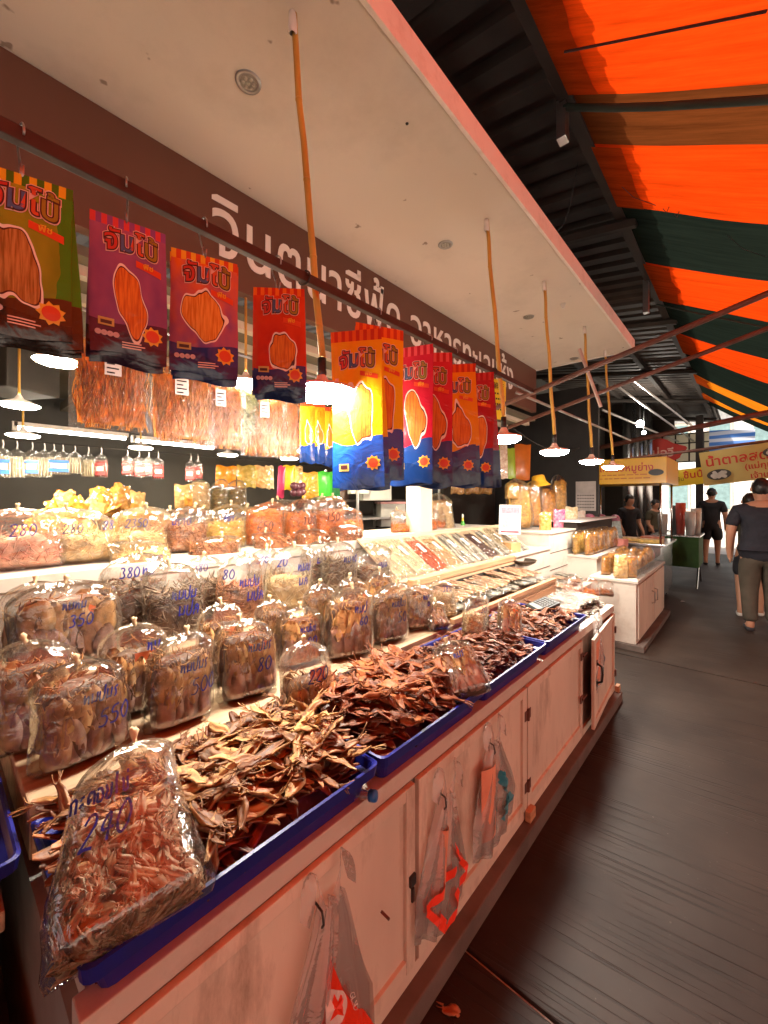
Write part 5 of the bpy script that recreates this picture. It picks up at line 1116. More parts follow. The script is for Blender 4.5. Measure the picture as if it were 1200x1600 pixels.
# table behind the shelves with golden packs
tb = thing('back_table', 'dark table behind the stepped shelves carrying golden packs', 'table', (-3.05, 1.55, 0)); MB().box(-.35, .3, -1.9, 2.4, 1.12, 1.16, bev=.003).build('top', M_dark, tb)
for x in (-.3, .25):
    for y in (-1.8, 2.3): MB().box(x - .03, x + .03, y - .03, y + .03, 0, 1.118).build('leg', M_dark, tb)
def pouch_mesh(name, W, H, th, mats, seed):
    rs = random.Random(seed); a = MB()
    for s in (1, -1): a.grid(lambda u, v: ((u - .5) * W, s * -th / 2 * (math.sin(math.pi * u) * math.sin(math.pi * v)) ** .5 * (1 + .25 * noise.noise((u * 4, v * 5, seed + s))), v * H + .006 * math.sin(u * 9 + seed)), 10, 12, 0)
    return a.mesh(name, mats, True)
M_goldbag = packet_gold = None
def gold_mat(name, c1, c2, clear=.35):
    m, n, l, b = nodes_of(name)
    tc = n.new('ShaderNodeTexCoord'); v = n.new('ShaderNodeTexVoronoi'); v.inputs['Scale'].default_value = 34; l.new(tc.outputs['Object'], v.inputs[0])
    nz = n.new('ShaderNodeTexNoise'); nz.inputs['Scale'].default_value = 30; nz.inputs['Detail'].default_value = 4; l.new(tc.outputs['Object'], nz.inputs[0])
    rp = n.new('ShaderNodeValToRGB'); rp.color_ramp.elements[0].position = .3; rp.color_ramp.elements[1].position = .7; rp.color_ramp.elements[0].color = (*c1, 1); rp.color_ramp.elements[1].color = (*c2, 1)
    l.new(nz.outputs[0], rp.inputs[0]); l.new(rp.outputs[0], b.inputs['Base Color']); b.inputs['Roughness'].default_value = .16; b.inputs['Coat Weight'].default_value = .6
    bp = n.new('ShaderNodeBump'); bp.inputs['Strength'].default_value = .9; bp.inputs['Distance'].default_value = .012; l.new(v.outputs[0], bp.inputs['Height']); l.new(bp.outputs[0], b.inputs['Normal'])
    return m
M_gold = gold_mat('golden_crackers', (.2, .08, .012), (.55, .28, .06)); M_gold2 = gold_mat('amber_crisps', (.26, .09, .01), (.58, .26, .04)); M_goldp = gold_mat('pale_crackers', (.3, .16, .05), (.6, .4, .17))
gp = [pouch_mesh('golden_pack', .11, .15, .035, [M_gold, M_goldp, M_gold2][k], 30 + k) for k in range(3)]
rs = random.Random(11)
for i in range(80):
    t = rs.random(); y = .42 + .72 * t; hmax = .31 * math.sin(math.pi * min(.97, max(.06, t))) ** .5
    o = link('cracker_pack', gp[i % 3]); o.location = (-2.83 - rs.uniform(0, .35), y, 1.16 + hmax * rs.random() ** .6); o.rotation_euler = (rs.uniform(-1.4, .1), rs.uniform(-.6, .6), R(90) + rs.uniform(-.9, .6))
    tag(o, 'golden cracker pack in the jumbled pile behind the cream shred bags', 'cracker pack', 'golden cracker packs in a pile')
for (px, py, w_, h_, lab) in ((28, 786, .12, .05, 'flat brown carton at the end of the golden cracker pile'), (50, 787, .09, .04, 'small brown carton beside the golden cracker pile')):
    c = at(px, py, X=-2.9); o = MB().box(-.05, .05, -w_, w_, 0, h_, bev=.004).build('carton', pm('carton', (.25, .12, .06), .7), None); o.location = (c.x, c.y, 1.17); tag(o, lab, 'box')
def standing(px, bot, top, wpx, X, mat_, lab, nm='food_bag', th=.4, rz=-.4, cat='bag', group=None, clear=None):
    c = at(px, bot, X=X); d = depth(c); W, H = wpx * d / 640, (bot - top) * d / 640
    o = thing(nm, lab, cat, c, (rnd(-.05, .05), rnd(-.06, .06), R(90) + rz), group)
    if clear:
        link('film', bag_mesh(round(W, 2), round(W * .6, 2), round(H, 2), px), o); link('contents', fill_shred(round(W, 2), round(W * .6, 2), round(H, 2), clear[1], px, clear[0], 160, .0026), o, 'stuff')
    else: link('pouch', pouch_mesh('pouch', W, H, W * th, mat_, px), o)
    return o
flatm = lambda n, a, b: gold_mat(n, a, b)
standing(312, 797, 750, 32, -2.75, None, 'bundle of pale dried noodles in a clear bag on the back table', clear=('straw', .85)); standing(290, 795, 757, 30, -2.8, M_goldp, 'pale cone shaped cracker bag leaning beside the noodle bundle')
standing(343, 800, 748, 28, -2.75, None, 'clear bag of olive pickles beside the noodle bundle', clear=('olive', .6)); standing(371, 802, 750, 31, -2.75, None, 'clear bag of olive pickles next to the orange wall pack', clear=('olive', .62)); standing(295, 792, 772, 12, -2.7, M_gold2, 'tiny orange packet at the foot of the noodle bundle')
G = 'packets hanging at the back of the shop'
for px, top, bot, w_, m_, lab in ((352, 728, 760, 30, flatm('wall_orange', (.6, .2, .01), (.85, .36, .03)), 'bright orange pack hanging on the back wall'), (385, 727, 762, 28, flatm('wall_olive', (.3, .24, .05), (.5, .4, .1)), 'olive net textured pack hanging on the back wall'), (408, 728, 762, 26, flatm('wall_tan', (.6, .3, .08), (.75, .55, .3)), 'tan pack with white window hanging on the back wall'), (422, 728, 764, 12, flatm('wall_cream', (.6, .5, .3), (.75, .65, .42)), 'narrow cream pack hanging at the end of the wall row'),
        (438, 728, 778, 11, pm('pk_pink', (.65, .04, .15), .3), 'narrow pink packet on the back shelf'), (451, 727, 766, 18, pm('pk_yellow', (.8, .6, .03), .3), 'bright yellow packet with blue foot on the back shelf'), (467, 728, 770, 12, flatm('pk_tan', (.4, .25, .1), (.6, .42, .2)), 'tan packet beside the bright yellow one'), (485, 738, 779, 26, flatm('pk_gold', (.5, .25, .03), (.75, .4, .06)), 'gold packet hanging next to the purple balls'),
        (507, 737, 783, 24, pm('pk_green', (.05, .5, .04), .3), 'bright green packet hanging on the back shelf'), (524, 738, 785, 14, pm('pk_dgreen', (.02, .2, .06), .3), 'dark green packet beside the bright green one'), (536, 765, 800, 16, pm('pk_brown', (.1, .05, .03), .4), 'dark brown jar bag below the tall lemon packets')):
    standing(px, bot, top, w_, -3.2, m_, lab, 'packet', .3, -.5, 'packet', G)
for i, (dx, dz) in enumerate(((0, 0), (.07, .01), (.035, .055), (-.02, .06), (.09, .065), (.03, .0))):
    c = at(462, 770, X=-3.05); o = MB().lathe([(.0005, -.036), (.02, -.03), (.034, -.012), (.036, .005), (.028, .024), (.012, .034), (.0005, .036)], 14).build('purple_ball', pm('plum_skin', (.1, .03, .045), .3, .3, 12, .05), None, True); o.location = (c.x + .03 * (i % 2), c.y + dx - .02, c.z + dz); tag(o, 'dark purple ball in the cluster beside the gold packet', 'ball', 'purple balls')
o = thing('ball_shelf', 'narrow shelf along the back of the shop under the packets', 'shelf', (-3.2, 3.3, 0)); MB().box(-.18, .25, -1.0, 1.6, 1.47, 1.495).build('board', M_dark, o)
for y in (-.95, .3, 1.55): MB().box(-.16, -.12, y - .02, y + .02, 0, 1.469).build('upright', M_dark, o)
# plastic tubs and shelving beyond the post
rk = thing('shelf_rack', 'grey storage rack loaded with tubs behind the white post', 'rack', at(585, 830, X=-3.0) * 1.0)
rk.location.z = 0
for z in (.6, 1.02, 1.3): MB().box(-.25, .25, -.5, .9, z, z + .02).build('shelf', M_steel, rk)
for x in (-.24, .22):
    for y in (-.49, .88): MB().box(x, x + .02, y, y + .02, 0, 1.8).build('upright', M_steel, rk)
for px, top, bot, w_, lab in ((585, 722, 782, 46, 'tall translucent storage tub on the rack behind the tall yellow packets'), (610, 784, 822, 40, 'translucent tub with a pink lid on the rack'), (560, 700, 772, 30, 'narrow translucent tub behind the bright green packet')):
    c = at(px, bot, X=-2.85); d = depth(c); W, H = w_ * d / 640, (bot - top) * d / 640; o = thing('storage_tub', lab, 'tub', c, (0, 0, R(60)), 'translucent tubs on the rack')
    MB().box(-W / 2, W / 2, -W * .35, W * .35, 0, H * .92, bev=.01).build('body', pm('frosted_plastic', (.5, .5, .46), .35, .1, 4, .05, trans=.3), o); MB().box(-W / 2 - .008, W / 2 + .008, -W * .35 - .008, W * .35 + .008, H * .92, H, bev=.005).build('lid', pm('pink_lid' if px == 610 else 'grey_lid', (.55, .28, .27) if px == 610 else (.5, .5, .46), .4), o)
standing(690, 838, 770, 46, -2.24, None, 'big clear pack of tan noodles standing at the end of the upper shelf', clear=('straw', .78)); 
gb = thing('squeeze_bottle', 'green sauce bottle with yellow neck and white cap', 'bottle', at(723, 832, X=-2.3)); s_ = .78
mb = MB(); mb.lathe([(.0005, 0), (.028 * s_, 0), (.03 * s_, .02), (.03 * s_, .09), (.016 * s_, .125)], 16); mb.build('body', pm('bottle_green', (.06, .35, .03), .25), gb, True); mb = MB(); mb.lathe([(.0158 * s_, .125), (.013 * s_, .15), (.012 * s_, .16)], 14); mb.build('neck', pm('bottle_yellow', (.7, .5, .03), .3), gb, True); mb = MB(); mb.lathe([(.0125 * s_, .16), (.009, .19), (.004, .2), (.0005, .2)], 12); mb.build('cap', M_cap, gb, True)
for px, y0 in ((550, 800), (745, 840)):
    pass
# bags hanging beyond the crimson packets
G = 'bags hanging from the end of the shop ceiling'
for px, top, bot, w_, m_, lab in ((770, 690, 752, 24, pm('hang_green', (.12, .45, .04), .3), 'bright green and white hanging bag beside the crimson packets'), (786, 695, 748, 16, flatm('hang_white', (.5, .3, .2), (.75, .65, .5)), 'pale hanging bag with an orange strip'), (799, 700, 748, 14, pm('hang_lime', (.3, .4, .03), .3), 'lime hanging bag next to the orange snack bag'), (815, 694, 750, 26, pm('hang_orange', (.6, .16, .02), .3), 'orange hanging snack bag above the gold cracker bags')):
    standing(px, bot, top, w_, -2.35, m_, lab, 'hanging_bag', .25, -.8, 'bag', G)
for px in (715, 738, 758):
    standing(px, 772, 752, 22, -2.6, flatm('dim_bag%d' % px, (.2, .07, .02), (.35, .2, .06)), {715: 'brown bag on the shelf below the magenta packets', 738: 'brown and green bag on the shelf below the amber packets', 758: 'brown bag on the shelf below the crimson packets'}[px], 'food_bag', .5, -.8, 'bag', 'brown bags on the far shelf')
# yellow Chinese menu board
c = at(766, 622, X=-1.82); ys = thing('menu_board', 'yellow board with black Chinese writing under the end of the sign', 'sign', c, (0, 0, R(90) - .35))
MB().box(-.20, .20, 0, .01, -.19, .19, bev=.002).build('board', pm('yellow_board', (.75, .48, .02), .4, .06, 4, .0), ys)
V, F = text_mb('金娜海鮮店', .07, .01, 'CENTER'); MB().add([(x, -.002, y + .1) for x, y, _ in V], F).build('heading', M_inkb, ys)
mb = MB()
for r_ in range(4):
    x = -.17
    while x < .12: q = rnd(.012, .022); mb.box(x, x + q, -.0025, -.0015, .045 - r_ * .05, .062 - r_ * .05); x += q + rnd(.004, .014)
mb.build('small_print', M_inkb, ys, kind='stuff')
# ------------------------------------------------------------------ stepped white boxes at the far end of the counter
wb = thing('white_step_boxes', 'stepped white wooden boxes between the counter and the next stall', 'display boxes')
A = at(800, 860, X=-2.0)
for nm, x0, x1, y0, y1, z0, z1 in (('step', -2.05, -1.55, 3.52, 4.35, 0, .98), ('step', -2.6, -2.06, 4.06, 4.75, 0, 1.14), ('step', -2.05, -1.56, 4.36, 5.2, 0, 1.13), ('step', -1.54, -1.22, 3.5, 4.6, 0, .62)):
    MB().box(x0, x1, y0, y1, z0, z1, bev=.004).build('box', M_white, wb)
    MB().box(x0 - .004, x1 + .012, y0 - .012, y1 + .004, z1 + .001, z1 + .02, bev=.003).build('board', M_white, wb)
    for q in (1, 2): MB().box(x1 + .0005, x1 + .003, y0 + .01, y1 - .01, z1 * .5 + q * z1 * .16, z1 * .5 + q * z1 * .16 + .006).build('seam', M_dark, wb)
bw = thing('metal_bowl', 'dark metal scale pan resting at the end of the lower shelf', 'bowl', at(818, 884, Z=.90)); mb = MB(); mb.lathe([(.0005, 0), (.05, .003), (.1, .03), (.115, .055), (.112, .056), (.096, .034), (.048, .008), (.0005, .005)], 24); mb.build('pan', pm('dark_metal', (.12, .09, .07), .3, .2, 8, .1, metal=.8), bw, True); 
G = 'golden cracker bags on the white boxes'
for px, bot, top, w_, m_, lab in ((812, 826, 748, 42, M_goldp, 'fat bag of round golden crackers behind the price card'), (834, 822, 752, 30, M_gold2, 'golden snack bag under the yellow bucket hat'), (855, 820, 756, 30, M_gold, 'golden snack bag with silvery edges beside the bucket hat'), (872, 812, 742, 26, M_goldp, 'tall golden pouch with clear top past the bucket hat'), (800, 780, 752, 24, M_goldp, 'small pale cracker bag on top of the golden bags')):
    standing(px, bot, top, w_, -2.0, m_, lab, 'cracker_bag', .5, -.75, 'bag', G, clear=('yellow' if m_ is M_goldp else 'gold', .8))
standing(852, 842, 800, 20, -1.72, flatm('carrot_pk', (.55, .16, .02), (.8, .35, .1)), 'small bag of orange sticks on the white boxes', 'snack_bag', .4, -.7); standing(874, 832, 796, 20, -1.75, flatm('pink_pk', (.5, .03, .15), (.75, .3, .35)), 'bright pink flowery bag on the white boxes', 'snack_bag', .4, -.7)
standing(892, 830, 792, 22, -1.78, flatm('pale_pk', (.55, .42, .2), (.8, .7, .5)), 'pale yellow pouch next to the bright pink bag', 'snack_bag', .4, -.7); standing(906, 832, 798, 20, -1.8, flatm('white_pk', (.6, .55, .45), (.8, .75, .65)), 'white pouch at the end of the white boxes', 'snack_bag', .4, -.7)
c = at(843, 758, X=-1.97); ht = thing('bucket_hat', 'yellow bucket hat perched on the golden bags', 'hat', c, (.1, -.15, 0)); M_hat = pm('hat_cloth', (.78, .4, .015), .8, .1, 20, .2)
mb = MB(); mb.lathe([(.0005, .13), (.05, .128), (.075, .115), (.085, .05), (.088, .035)], 22); mb.build('crown', M_hat, ht, True); mb = MB(); mb.lathe([(.087, .04), (.105, .015), (.13, -.012), (.132, -.018), (.086, .03)], 22); mb.build('brim', M_hat, ht, True)
c = at(797, 812, X=-1.62); pc = thing('price_card', 'laminated card with pale blue and pink print hanging before the golden bags', 'card', c, (0, .03, R(90) - .7)); W, H = 36 * depth(c) / 640, 46 * depth(c) / 640
MB().box(-W / 2, W / 2, 0, .004, -H / 2, H / 2).build('sheet', pm('card_white', (.75, .72, .68), .25), pc)
for x0, x1, z0, z1, m_ in ((-.42, .42, .2, .42, (.6, .25, .3)), (-.42, .42, -.38, .17, (.35, .55, .62)), (-.35, -.05, -.28, .08, (.7, .5, .4)), (.05, .36, -.2, .02, (.7, .66, .6)), (-.42, .42, -.44, -.39, (.5, .05, .08))):
    MB().box(x0 * W, x1 * W, -.0015 - .0006 * (x1 - x0 < .5), -.0005, z0 * H, z1 * H).build('printed_patch', pm('patch%d' % int(x0 * 100 + z0 * 1000), m_, .4, .3, 40, 0), pc)
mb = MB(); mb.tube([(0, .002, H / 2 - .01), (-.02, .01, H / 2 + .1), (0, .03, H / 2 + .16)], .003, 5); mb.build('cord', M_bamboo, pc)
# ------------------------------------------------------------------ second stall
st = thing('second_stall', 'white two door cabinet stall with golden snack bags beyond the first counter', 'stall')
sx, sy0, sy1 = -.82, 4.68, 6.4
MB().box(-1.25, sx - .012, sy0, sy1, .06, .66, bev=.004).build('cabinet', M_white, st); MB().box(-1.26, sx + .008, sy0 - .012, sy1 + .01, .662, .69, bev=.003).build('top', M_white, st)
MB().box(-2.6, -1.252, sy0 + .25, sy1, .06, .84, bev=.004).build('rear_cabinet', M_white, st); MB().box(-2.6, -1.24, sy0 + .24, sy1 + .01, .842, .87, bev=.003).build('rear_top', M_white, st)
for i in range(2):
    y0 = sy0 + .05 + i * .82; d = MB().box(sx - .011, sx + .004, y0, y0 + .8, .1, .64, bev=.003).build('door', M_door, st)
    mb = MB(); yh = y0 + (.72 if i == 0 else .08); mb.tube([(sx + .004, yh, .33), (sx + .035, yh, .34), (sx + .035, yh, .46), (sx + .004, yh, .47)], .006, 6); mb.build('handle', M_steel, d, True)
MB().box(-2.6, -.76, sy0 - .03, sy1 + .03, 0, .058, bev=.005).build('plinth', M_conc, st)
MB().box(sx - .006, sx - .002, sy0 + .01, sy1 - .02, .691, .80).build('glass_guard', M_film, st)
rs = random.Random(21); G = 'amber crisp bags lined up on the second stall'
GB = (bag_mesh(.13, .08, .26, 5), bag_mesh(.13, .08, .26, 9)); GF = (fill_shred(.13, .08, .26, .8, 3, 'gold', 240, .004, .035), fill_shred(.13, .08, .26, .74, 4, 'yellow', 240, .004, .035)); GK = knot_mesh(.26)
def crisp(i, lab, g): o = thing('crisp_bag', lab, 'bag', group=g); link('film', GB[i % 2], o); link('contents', GF[i % 2 if i % 5 else 0], o, 'stuff'); return o
gp2 = [pouch_mesh('amber_bag', .13, .26, .08, m_, 60 + k) for k, m_ in enumerate((M_gold2, M_gold, M_gold2))]
for i in range(22):
    c = at(888 + i * 9.5, 780, X=-1.36); o = crisp(i, 'amber crisp bag standing on the raised back of the second stall', G); o.location = (-1.34 - .13 * (i % 2), 4.98 + (i // 2) * .125, .872); o.rotation_euler = (rs.uniform(-.1, .1), rs.uniform(-.1, .1), R(70) + rs.uniform(-.3, .3)); tag(o, 'amber crisp bag standing on the raised back of the second stall', 'bag', G)
G2 = 'amber crisp bags on the front of the second stall'
for i in range(24):
    o = crisp(i * 2, 'amber crisp bag standing on the front top of the second stall', G2); o.location = (-.9 - .12 * (i % 3), 4.84 + (i // 3) * .16, .692); o.rotation_euler = (rs.uniform(-.25, .1), rs.uniform(-.15, .15), R(60) + rs.uniform(-.4, .4)); s = rs.uniform(.7, .95); o.scale = (s, s, s); tag(o, 'amber crisp bag standing on the front top of the second stall', 'bag', G2)
o = link('cracker_bag', pouch_mesh('pale_bag', .16, .24, .1, M_goldp, 77)); o.location = (-.98, 4.74, .692); o.rotation_euler = (-.2, .2, R(45)); tag(o, 'pale cracker bag at the near corner of the second stall', 'bag')
for i, (dx, py) in enumerate(((915, 0), (934, 0), (955, 0))):
    c = at(dx + 6, 811, X=-1.75); o = thing('lolly_ball', 'pink netted ball of sweets on the back of the second stall', 'ball', c, (0, 0, 0), 'pink netted balls'); mb = MB(); mb.lathe([(.08 * math.sin(math.pi * t / 10) + .0005, -.08 * math.cos(math.pi * t / 10)) for t in range(11)], 16); mb.build('ball', pm('pink_net', (.55, .2, .28), .35, .6, 60, .5), o, True); mb = MB(); mb.lathe([(.004, -.14), (.004, -.07)], 6); mb.build('stick', M_cap, o)
tray = MB().box(-1.95, -1.5, 5.2, 7.0, .0, .02).build('ball_tray', M_cap, None); tray.location = (0, 0, 1.22); tag(tray, 'white board the pink netted balls stand on', 'board')
tray2 = thing('ball_stand', 'dark stand under the board of pink balls', 'stand', (-1.75, 6.1, 0)); MB().box(-.2, .2, -.85, .85, .871, 1.218, bev=.004).build('body', M_dark, tray2)
# ------------------------------------------------------------------ back of the hall: dark walls, ducts, calendar
hall = thing('market_hall', 'dark rear wall and ducts of the market hall behind the stalls', 'building')
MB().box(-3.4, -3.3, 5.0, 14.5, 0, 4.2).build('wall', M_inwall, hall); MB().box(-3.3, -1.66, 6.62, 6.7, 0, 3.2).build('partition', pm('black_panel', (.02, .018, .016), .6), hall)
for px in (982, 996, 1010):
    c = at(px, 700, D=9.6); mb = MB(); mb.tube([(c.x, c.y, 0), (c.x, c.y, 3.9)], .12, 16); mb.build('duct', M_inox, hall, True)
for p, q in (((960, 600), (1085, 690)), ((985, 590), (1100, 680)), ((940, 640), (1060, 690))):
    mb = MB(); mb.tube([at(*p, D=6.5), at(*q, D=11)], .02, 6); mb.build('conduit', M_steel, hall)
for p in ((1000, 662), (1006, 676), (914, 736)):
    c = at(*p, D=8.2 if p[0] > 950 else 6.3); o = thing('bulb_lamp', {1000: 'bare bright lamp under the hall roof near the ducts', 1006: 'small lamp just below the bare bright hall lamp', 914: 'bright lamp in the dark corner beside the calendar'}[p[0]], 'lamp', c)
    mb = MB(); r_ = .07 if p[0] != 1006 else .035; mb.lathe([(r_ * math.sin(math.pi * t / 8) + .0005, -r_ * math.cos(math.pi * t / 8)) for t in range(9)], 12); mb.build('bulb', M_lamp, o, True); mb = MB(); mb.tube([(0, 0, r_), (0, 0, r_ + .4)], .012, 6); mb.build('stem', M_black, o)
c = at(915, 773, Y=6.6); cal = thing('calendar', 'wall calendar with a grid of dates on the dark partition', 'calendar', c, (0, 0, 0)); MB().box(-.14, .14, 0, .01, -.24, .2).build('sheet', pm('calendar_paper', (.5, .46, .42), .7), cal)
mb = MB()
for i in range(7):
    for j in range(5): mb.box(-.115 + .035 * i, -.097 + .035 * i, -.002, -.001, -.2 + .045 * j, -.182 + .045 * j)
mb.build('dates', M_inkb, cal, kind='stuff')
# ------------------------------------------------------------------ food cart with yellow sign box
ct = thing('food_cart', 'stainless grilled pork cart with glass top and yellow sign box', 'cart', (-1.35, 7.3, 0))
MB().box(-.6, .45, -.55, .55, .12, .84, bev=.01).build('body', M_inox, ct); MB().box(-.63, .5, -.6, .6, .842, .875, bev=.004).build('worktop', M_inox, ct)
for x in (-.58, .44):
    for y in (-.54, .54): mb = MB(); mb.tube([(x, y, .875), (x, y, 1.72)], .014, 8); mb.build('post', M_inox, ct, True)
for x in (-.5, .38):
    for y in (-.45, .45): mb = MB(); mb.lathe([(.0005, -.015), (.05, -.015), (.06, 0), (.05, .015), (.0005, .015)], 14, 0, Matrix.Translation((x, y, .061)) @ Matrix.Rotation(R(90), 4, 'Y')); mb.build('wheel', M_black, ct, True)
M_ysign = pm('yellow_signface', (.8, .46, .02), .35, .05, 3, 0); M_rtext = pm('red_text', (.55, .03, .02), .4, .05, 5, 0)
sb = MB().box(-.65, .52, -.62, .62, 1.72, 2.08, bev=.004).build('sign_box', M_ysign, ct)
V, F = text_mb('ข้าวเหนียวหมูย่าง', .135, .012, 'CENTER'); MB().add([(x * .95 - .06, -.626, 1.9 + y) for x, y, _ in V], F).build('lettering', M_rtext, sb)
mb = MB()
for r_ in range(2):
    x = -.55
    while x < .3: q = rnd(.03, .09); mb.box(x, x + q, -.6255, -.6235, 1.84 - r_ * .05, 1.855 - r_ * .05); x += q + rnd(.01, .03)
mb.build('small_print', pm('orange_text', (.6, .2, .02), .5), sb, kind='stuff')
mb = MB(); mb.lathe([(.0005, 0), (.09, 0)], 18, 0, Matrix.Translation((.4, -.627, 1.87)) @ Matrix.Rotation(R(90), 4, 'X'), 1, .5); mb.build('picture', M_black, sb)
for i, (x, y, m_, h_) in enumerate(((-.3, -.3, (.6, .1, .02), .04), (0, -.2, (.7, .4, .1), .05), (.3, -.35, (.7, .45, .1), .05), (.25, .1, (.5, .12, .04), .06))):
    o = MB().box(-.14, .14, -.12, .12, 0, h_, bev=.01).build('food_tray', pm('cart_food%d' % i, m_, .5, .4, 25, .6), None); o.location = (-1.35 + x, 7.3 + y, .877); tag(o, ['red cloth covered tray', 'tray of grilled pork skewers', 'tray of yellow omelette strips', 'tray of red sausages'][i] + ' on the cart worktop', 'tray')
cd_ = thing('menu_card', 'small pale menu card leaning on the cart worktop', 'card', (-1.5, 6.9, .878), (R(-15), 0, R(40))); MB().box(-.12, .12, 0, .006, 0, .3).build('sheet', pm('menu_blue', (.35, .45, .42), .4, .4, 25, 0), cd_)
# steel table with cups, green cloth table, tumblers
tb2 = thing('drink_table', 'folding table with a green cloth and plastic cups beside the cart', 'table', (-.95, 9.0, 0))
MB().box(-.35, .35, -.45, .45, .86, .885, bev=.004).build('top', M_inox, tb2); MB().box(-.33, .33, -.43, .43, .35, .858, bev=.01).build('cloth', pm('green_cloth', (.03, .09, .02), .8, .3, 8, .3), tb2)
for x in (-.3, .3):
    mb = MB(); mb.tube([(x, -.42, 0), (x, .42, .84)], .014, 6); mb.tube([(x, .42, 0), (x, -.42, .84)], .014, 6); mb.build('leg_frame', M_inox, tb2)
for i, (x, y, h_, m_) in enumerate(((-.2, -.2, .35, (.5, .48, .46)), (.05, -.1, .55, (.6, .12, .1)), (.2, -.25, .4, (.55, .55, .55)), (-.05, .2, .5, (.1, .1, .1)), (.25, .15, .45, (.6, .55, .5)))):
    mb = MB(); mb.lathe([(.0005, 0), (.06, 0), (.075, h_ * .6), (.075, h_), (.0005, h_)], 16); o = mb.build('drink_tub', pm('tub%d' % i, m_, .25, .2, 6, .0), None, True); o.location = (-.95 + x, 9 + y, .887); tag(o, ['grey drink tub', 'tall red drink tub', 'silver drink tub', 'black drink urn', 'pale stacked cups'][i] + ' on the green clothed table', 'tub')
# ------------------------------------------------------------------ banners and signs at the end of the aisle
def banner(name, label, px0, px1, py0, py1, Y, mat_, texts, extra=None, slope=.0):
    a, b = at(px0, py0, Y=Y), at(px1, py1, Y=Y); W, H = b.x - a.x, a.z - b.z
    o = thing(name, label, 'banner', (a.x, Y, b.z), (0, -slope, 0))
    MB().grid(lambda u, v: (u * W, .015 * math.sin(u * 9) + .01 * math.sin(v * 4 + u * 5), v * H), 24, 8).build('cloth', mat_, o, True)
    for s, x, z, sz, m_ in texts:
        V, F = text_mb(s, sz * H, .016); MB().add([(x * W + p * 1.0, .015 * math.sin((x * W + p) / W * 9) + .01 * math.sin((z * H + q) / H * 4 + (x * W + p) / W * 5) - .006, z * H + q) for p, q, _ in V], F).build('lettering', m_, o)
    if extra: extra(o, W, H)
    return o
M_btan = pm('banner_tan', (.58, .42, .14), .5, .12, 2, .1, 10, trans=.25); M_byel = pm('banner_yellow', (.75, .5, .03), .5, .1, 2, .1, 10, trans=.25)
def ovals(o, W, H):
    for cx, cz, rx in ((.22, .28, .16), (.93, .72, .14)):
        mb = MB(); T = Matrix.Translation((cx * W, -.03, cz * H)) @ Matrix.Rotation(R(90), 4, 'X'); mb.lathe([(.0005, 0), (rx * W, 0)], 24, 0, T, 1, .55)
        rs = random.Random(4)
        for i in range(16): mb.lathe([(.0005, .004), (.03 * W, .004)], 8, 1, T @ Matrix.Translation((rs.uniform(-.6, .6) * rx * W, rs.uniform(-.28, .28) * rx * W, .001 * i * .3)))
        mb.build('picture', [pm('photo_dark', (.05, .05, .05), .5), pm('photo_pale', (.6, .58, .52), .5)], o)
banner('drink_banner', 'tan banner with red Thai palm sugar lettering and round pictures over the aisle', 1100, 1228, 707, 757, 10.3, M_btan, [('น้ำตาลสด', .06, .56, .37, M_rtext), ('(แม่กุหลาบ)', .55, .33, .22, M_rtext), ('เจ้าเก่า', .6, .06, .22, M_rtext)], ovals, .12)
banner('grill_banner', 'yellow banner with maroon Thai lettering between cart and tan banner', 1046, 1104, 736, 760, 10.6, M_byel, [('ชิ้นปิ้ง', .42, .42, .55, M_rtext), ('ลูกชิ้น', .05, .3, .3, pm('olive_text', (.2, .15, .02), .5))], None, .1)
c = at(1030, 706, D=10.5); rsn = thing('red_sign', 'red cloud shaped sign with white Thai lettering above the cart', 'sign', c, (0, 0, .3)); mb = MB(); n_ = 30
mb.add([(0, 0, 0)] + [(.55 * math.cos(2 * math.pi * i / n_) * (1 + .12 * math.sin(5 * 2 * math.pi * i / n_)), 0, .3 * math.sin(2 * math.pi * i / n_) * (1 + .15 * math.cos(4 * 2 * math.pi * i / n_))) for i in range(n_)], [(0, i + 1, (i + 1) % n_ + 1) for i in range(n_)])
k_ = len(mb.v); mb.add([(x, .05, z) for x, y, z in mb.v], [tuple(reversed(f)) for f in mb.f]); mb.add([], [(i + 1, (i + 1) % n_ + 1, (i + 1) % n_ + 1 + k_, i + 1 + k_) for i in range(n_)]) if 0 else None
mb.f += [((i + 1) % n_ + 1, i + 1, i + 1 + k_, (i + 1) % n_ + 1 + k_) for i in range(n_)]; mb.m += [0] * n_
mb.build('board', pm('sign_red', (.5, .025, .02), .4, .1, 4, 0), rsn); V, F = text_mb('แม่ฉวี', .28, .02, 'CENTER'); MB().add([(x, -.006, y - .12) for x, y, _ in V], F).build('lettering', M_out1, rsn)
a, b = at(1108, 674, Y=12.5), at(1180, 702, Y=12.5); bt = MB().grid(lambda u, v: (a.x + (b.x - a.x) * u, 12.5 + .04 * math.sin(v * 9 + u * 3), b.z - .1 + (a.z - b.z + .12) * v + .12 * u * (1 - v) - .06 * u * v), 14, 10)
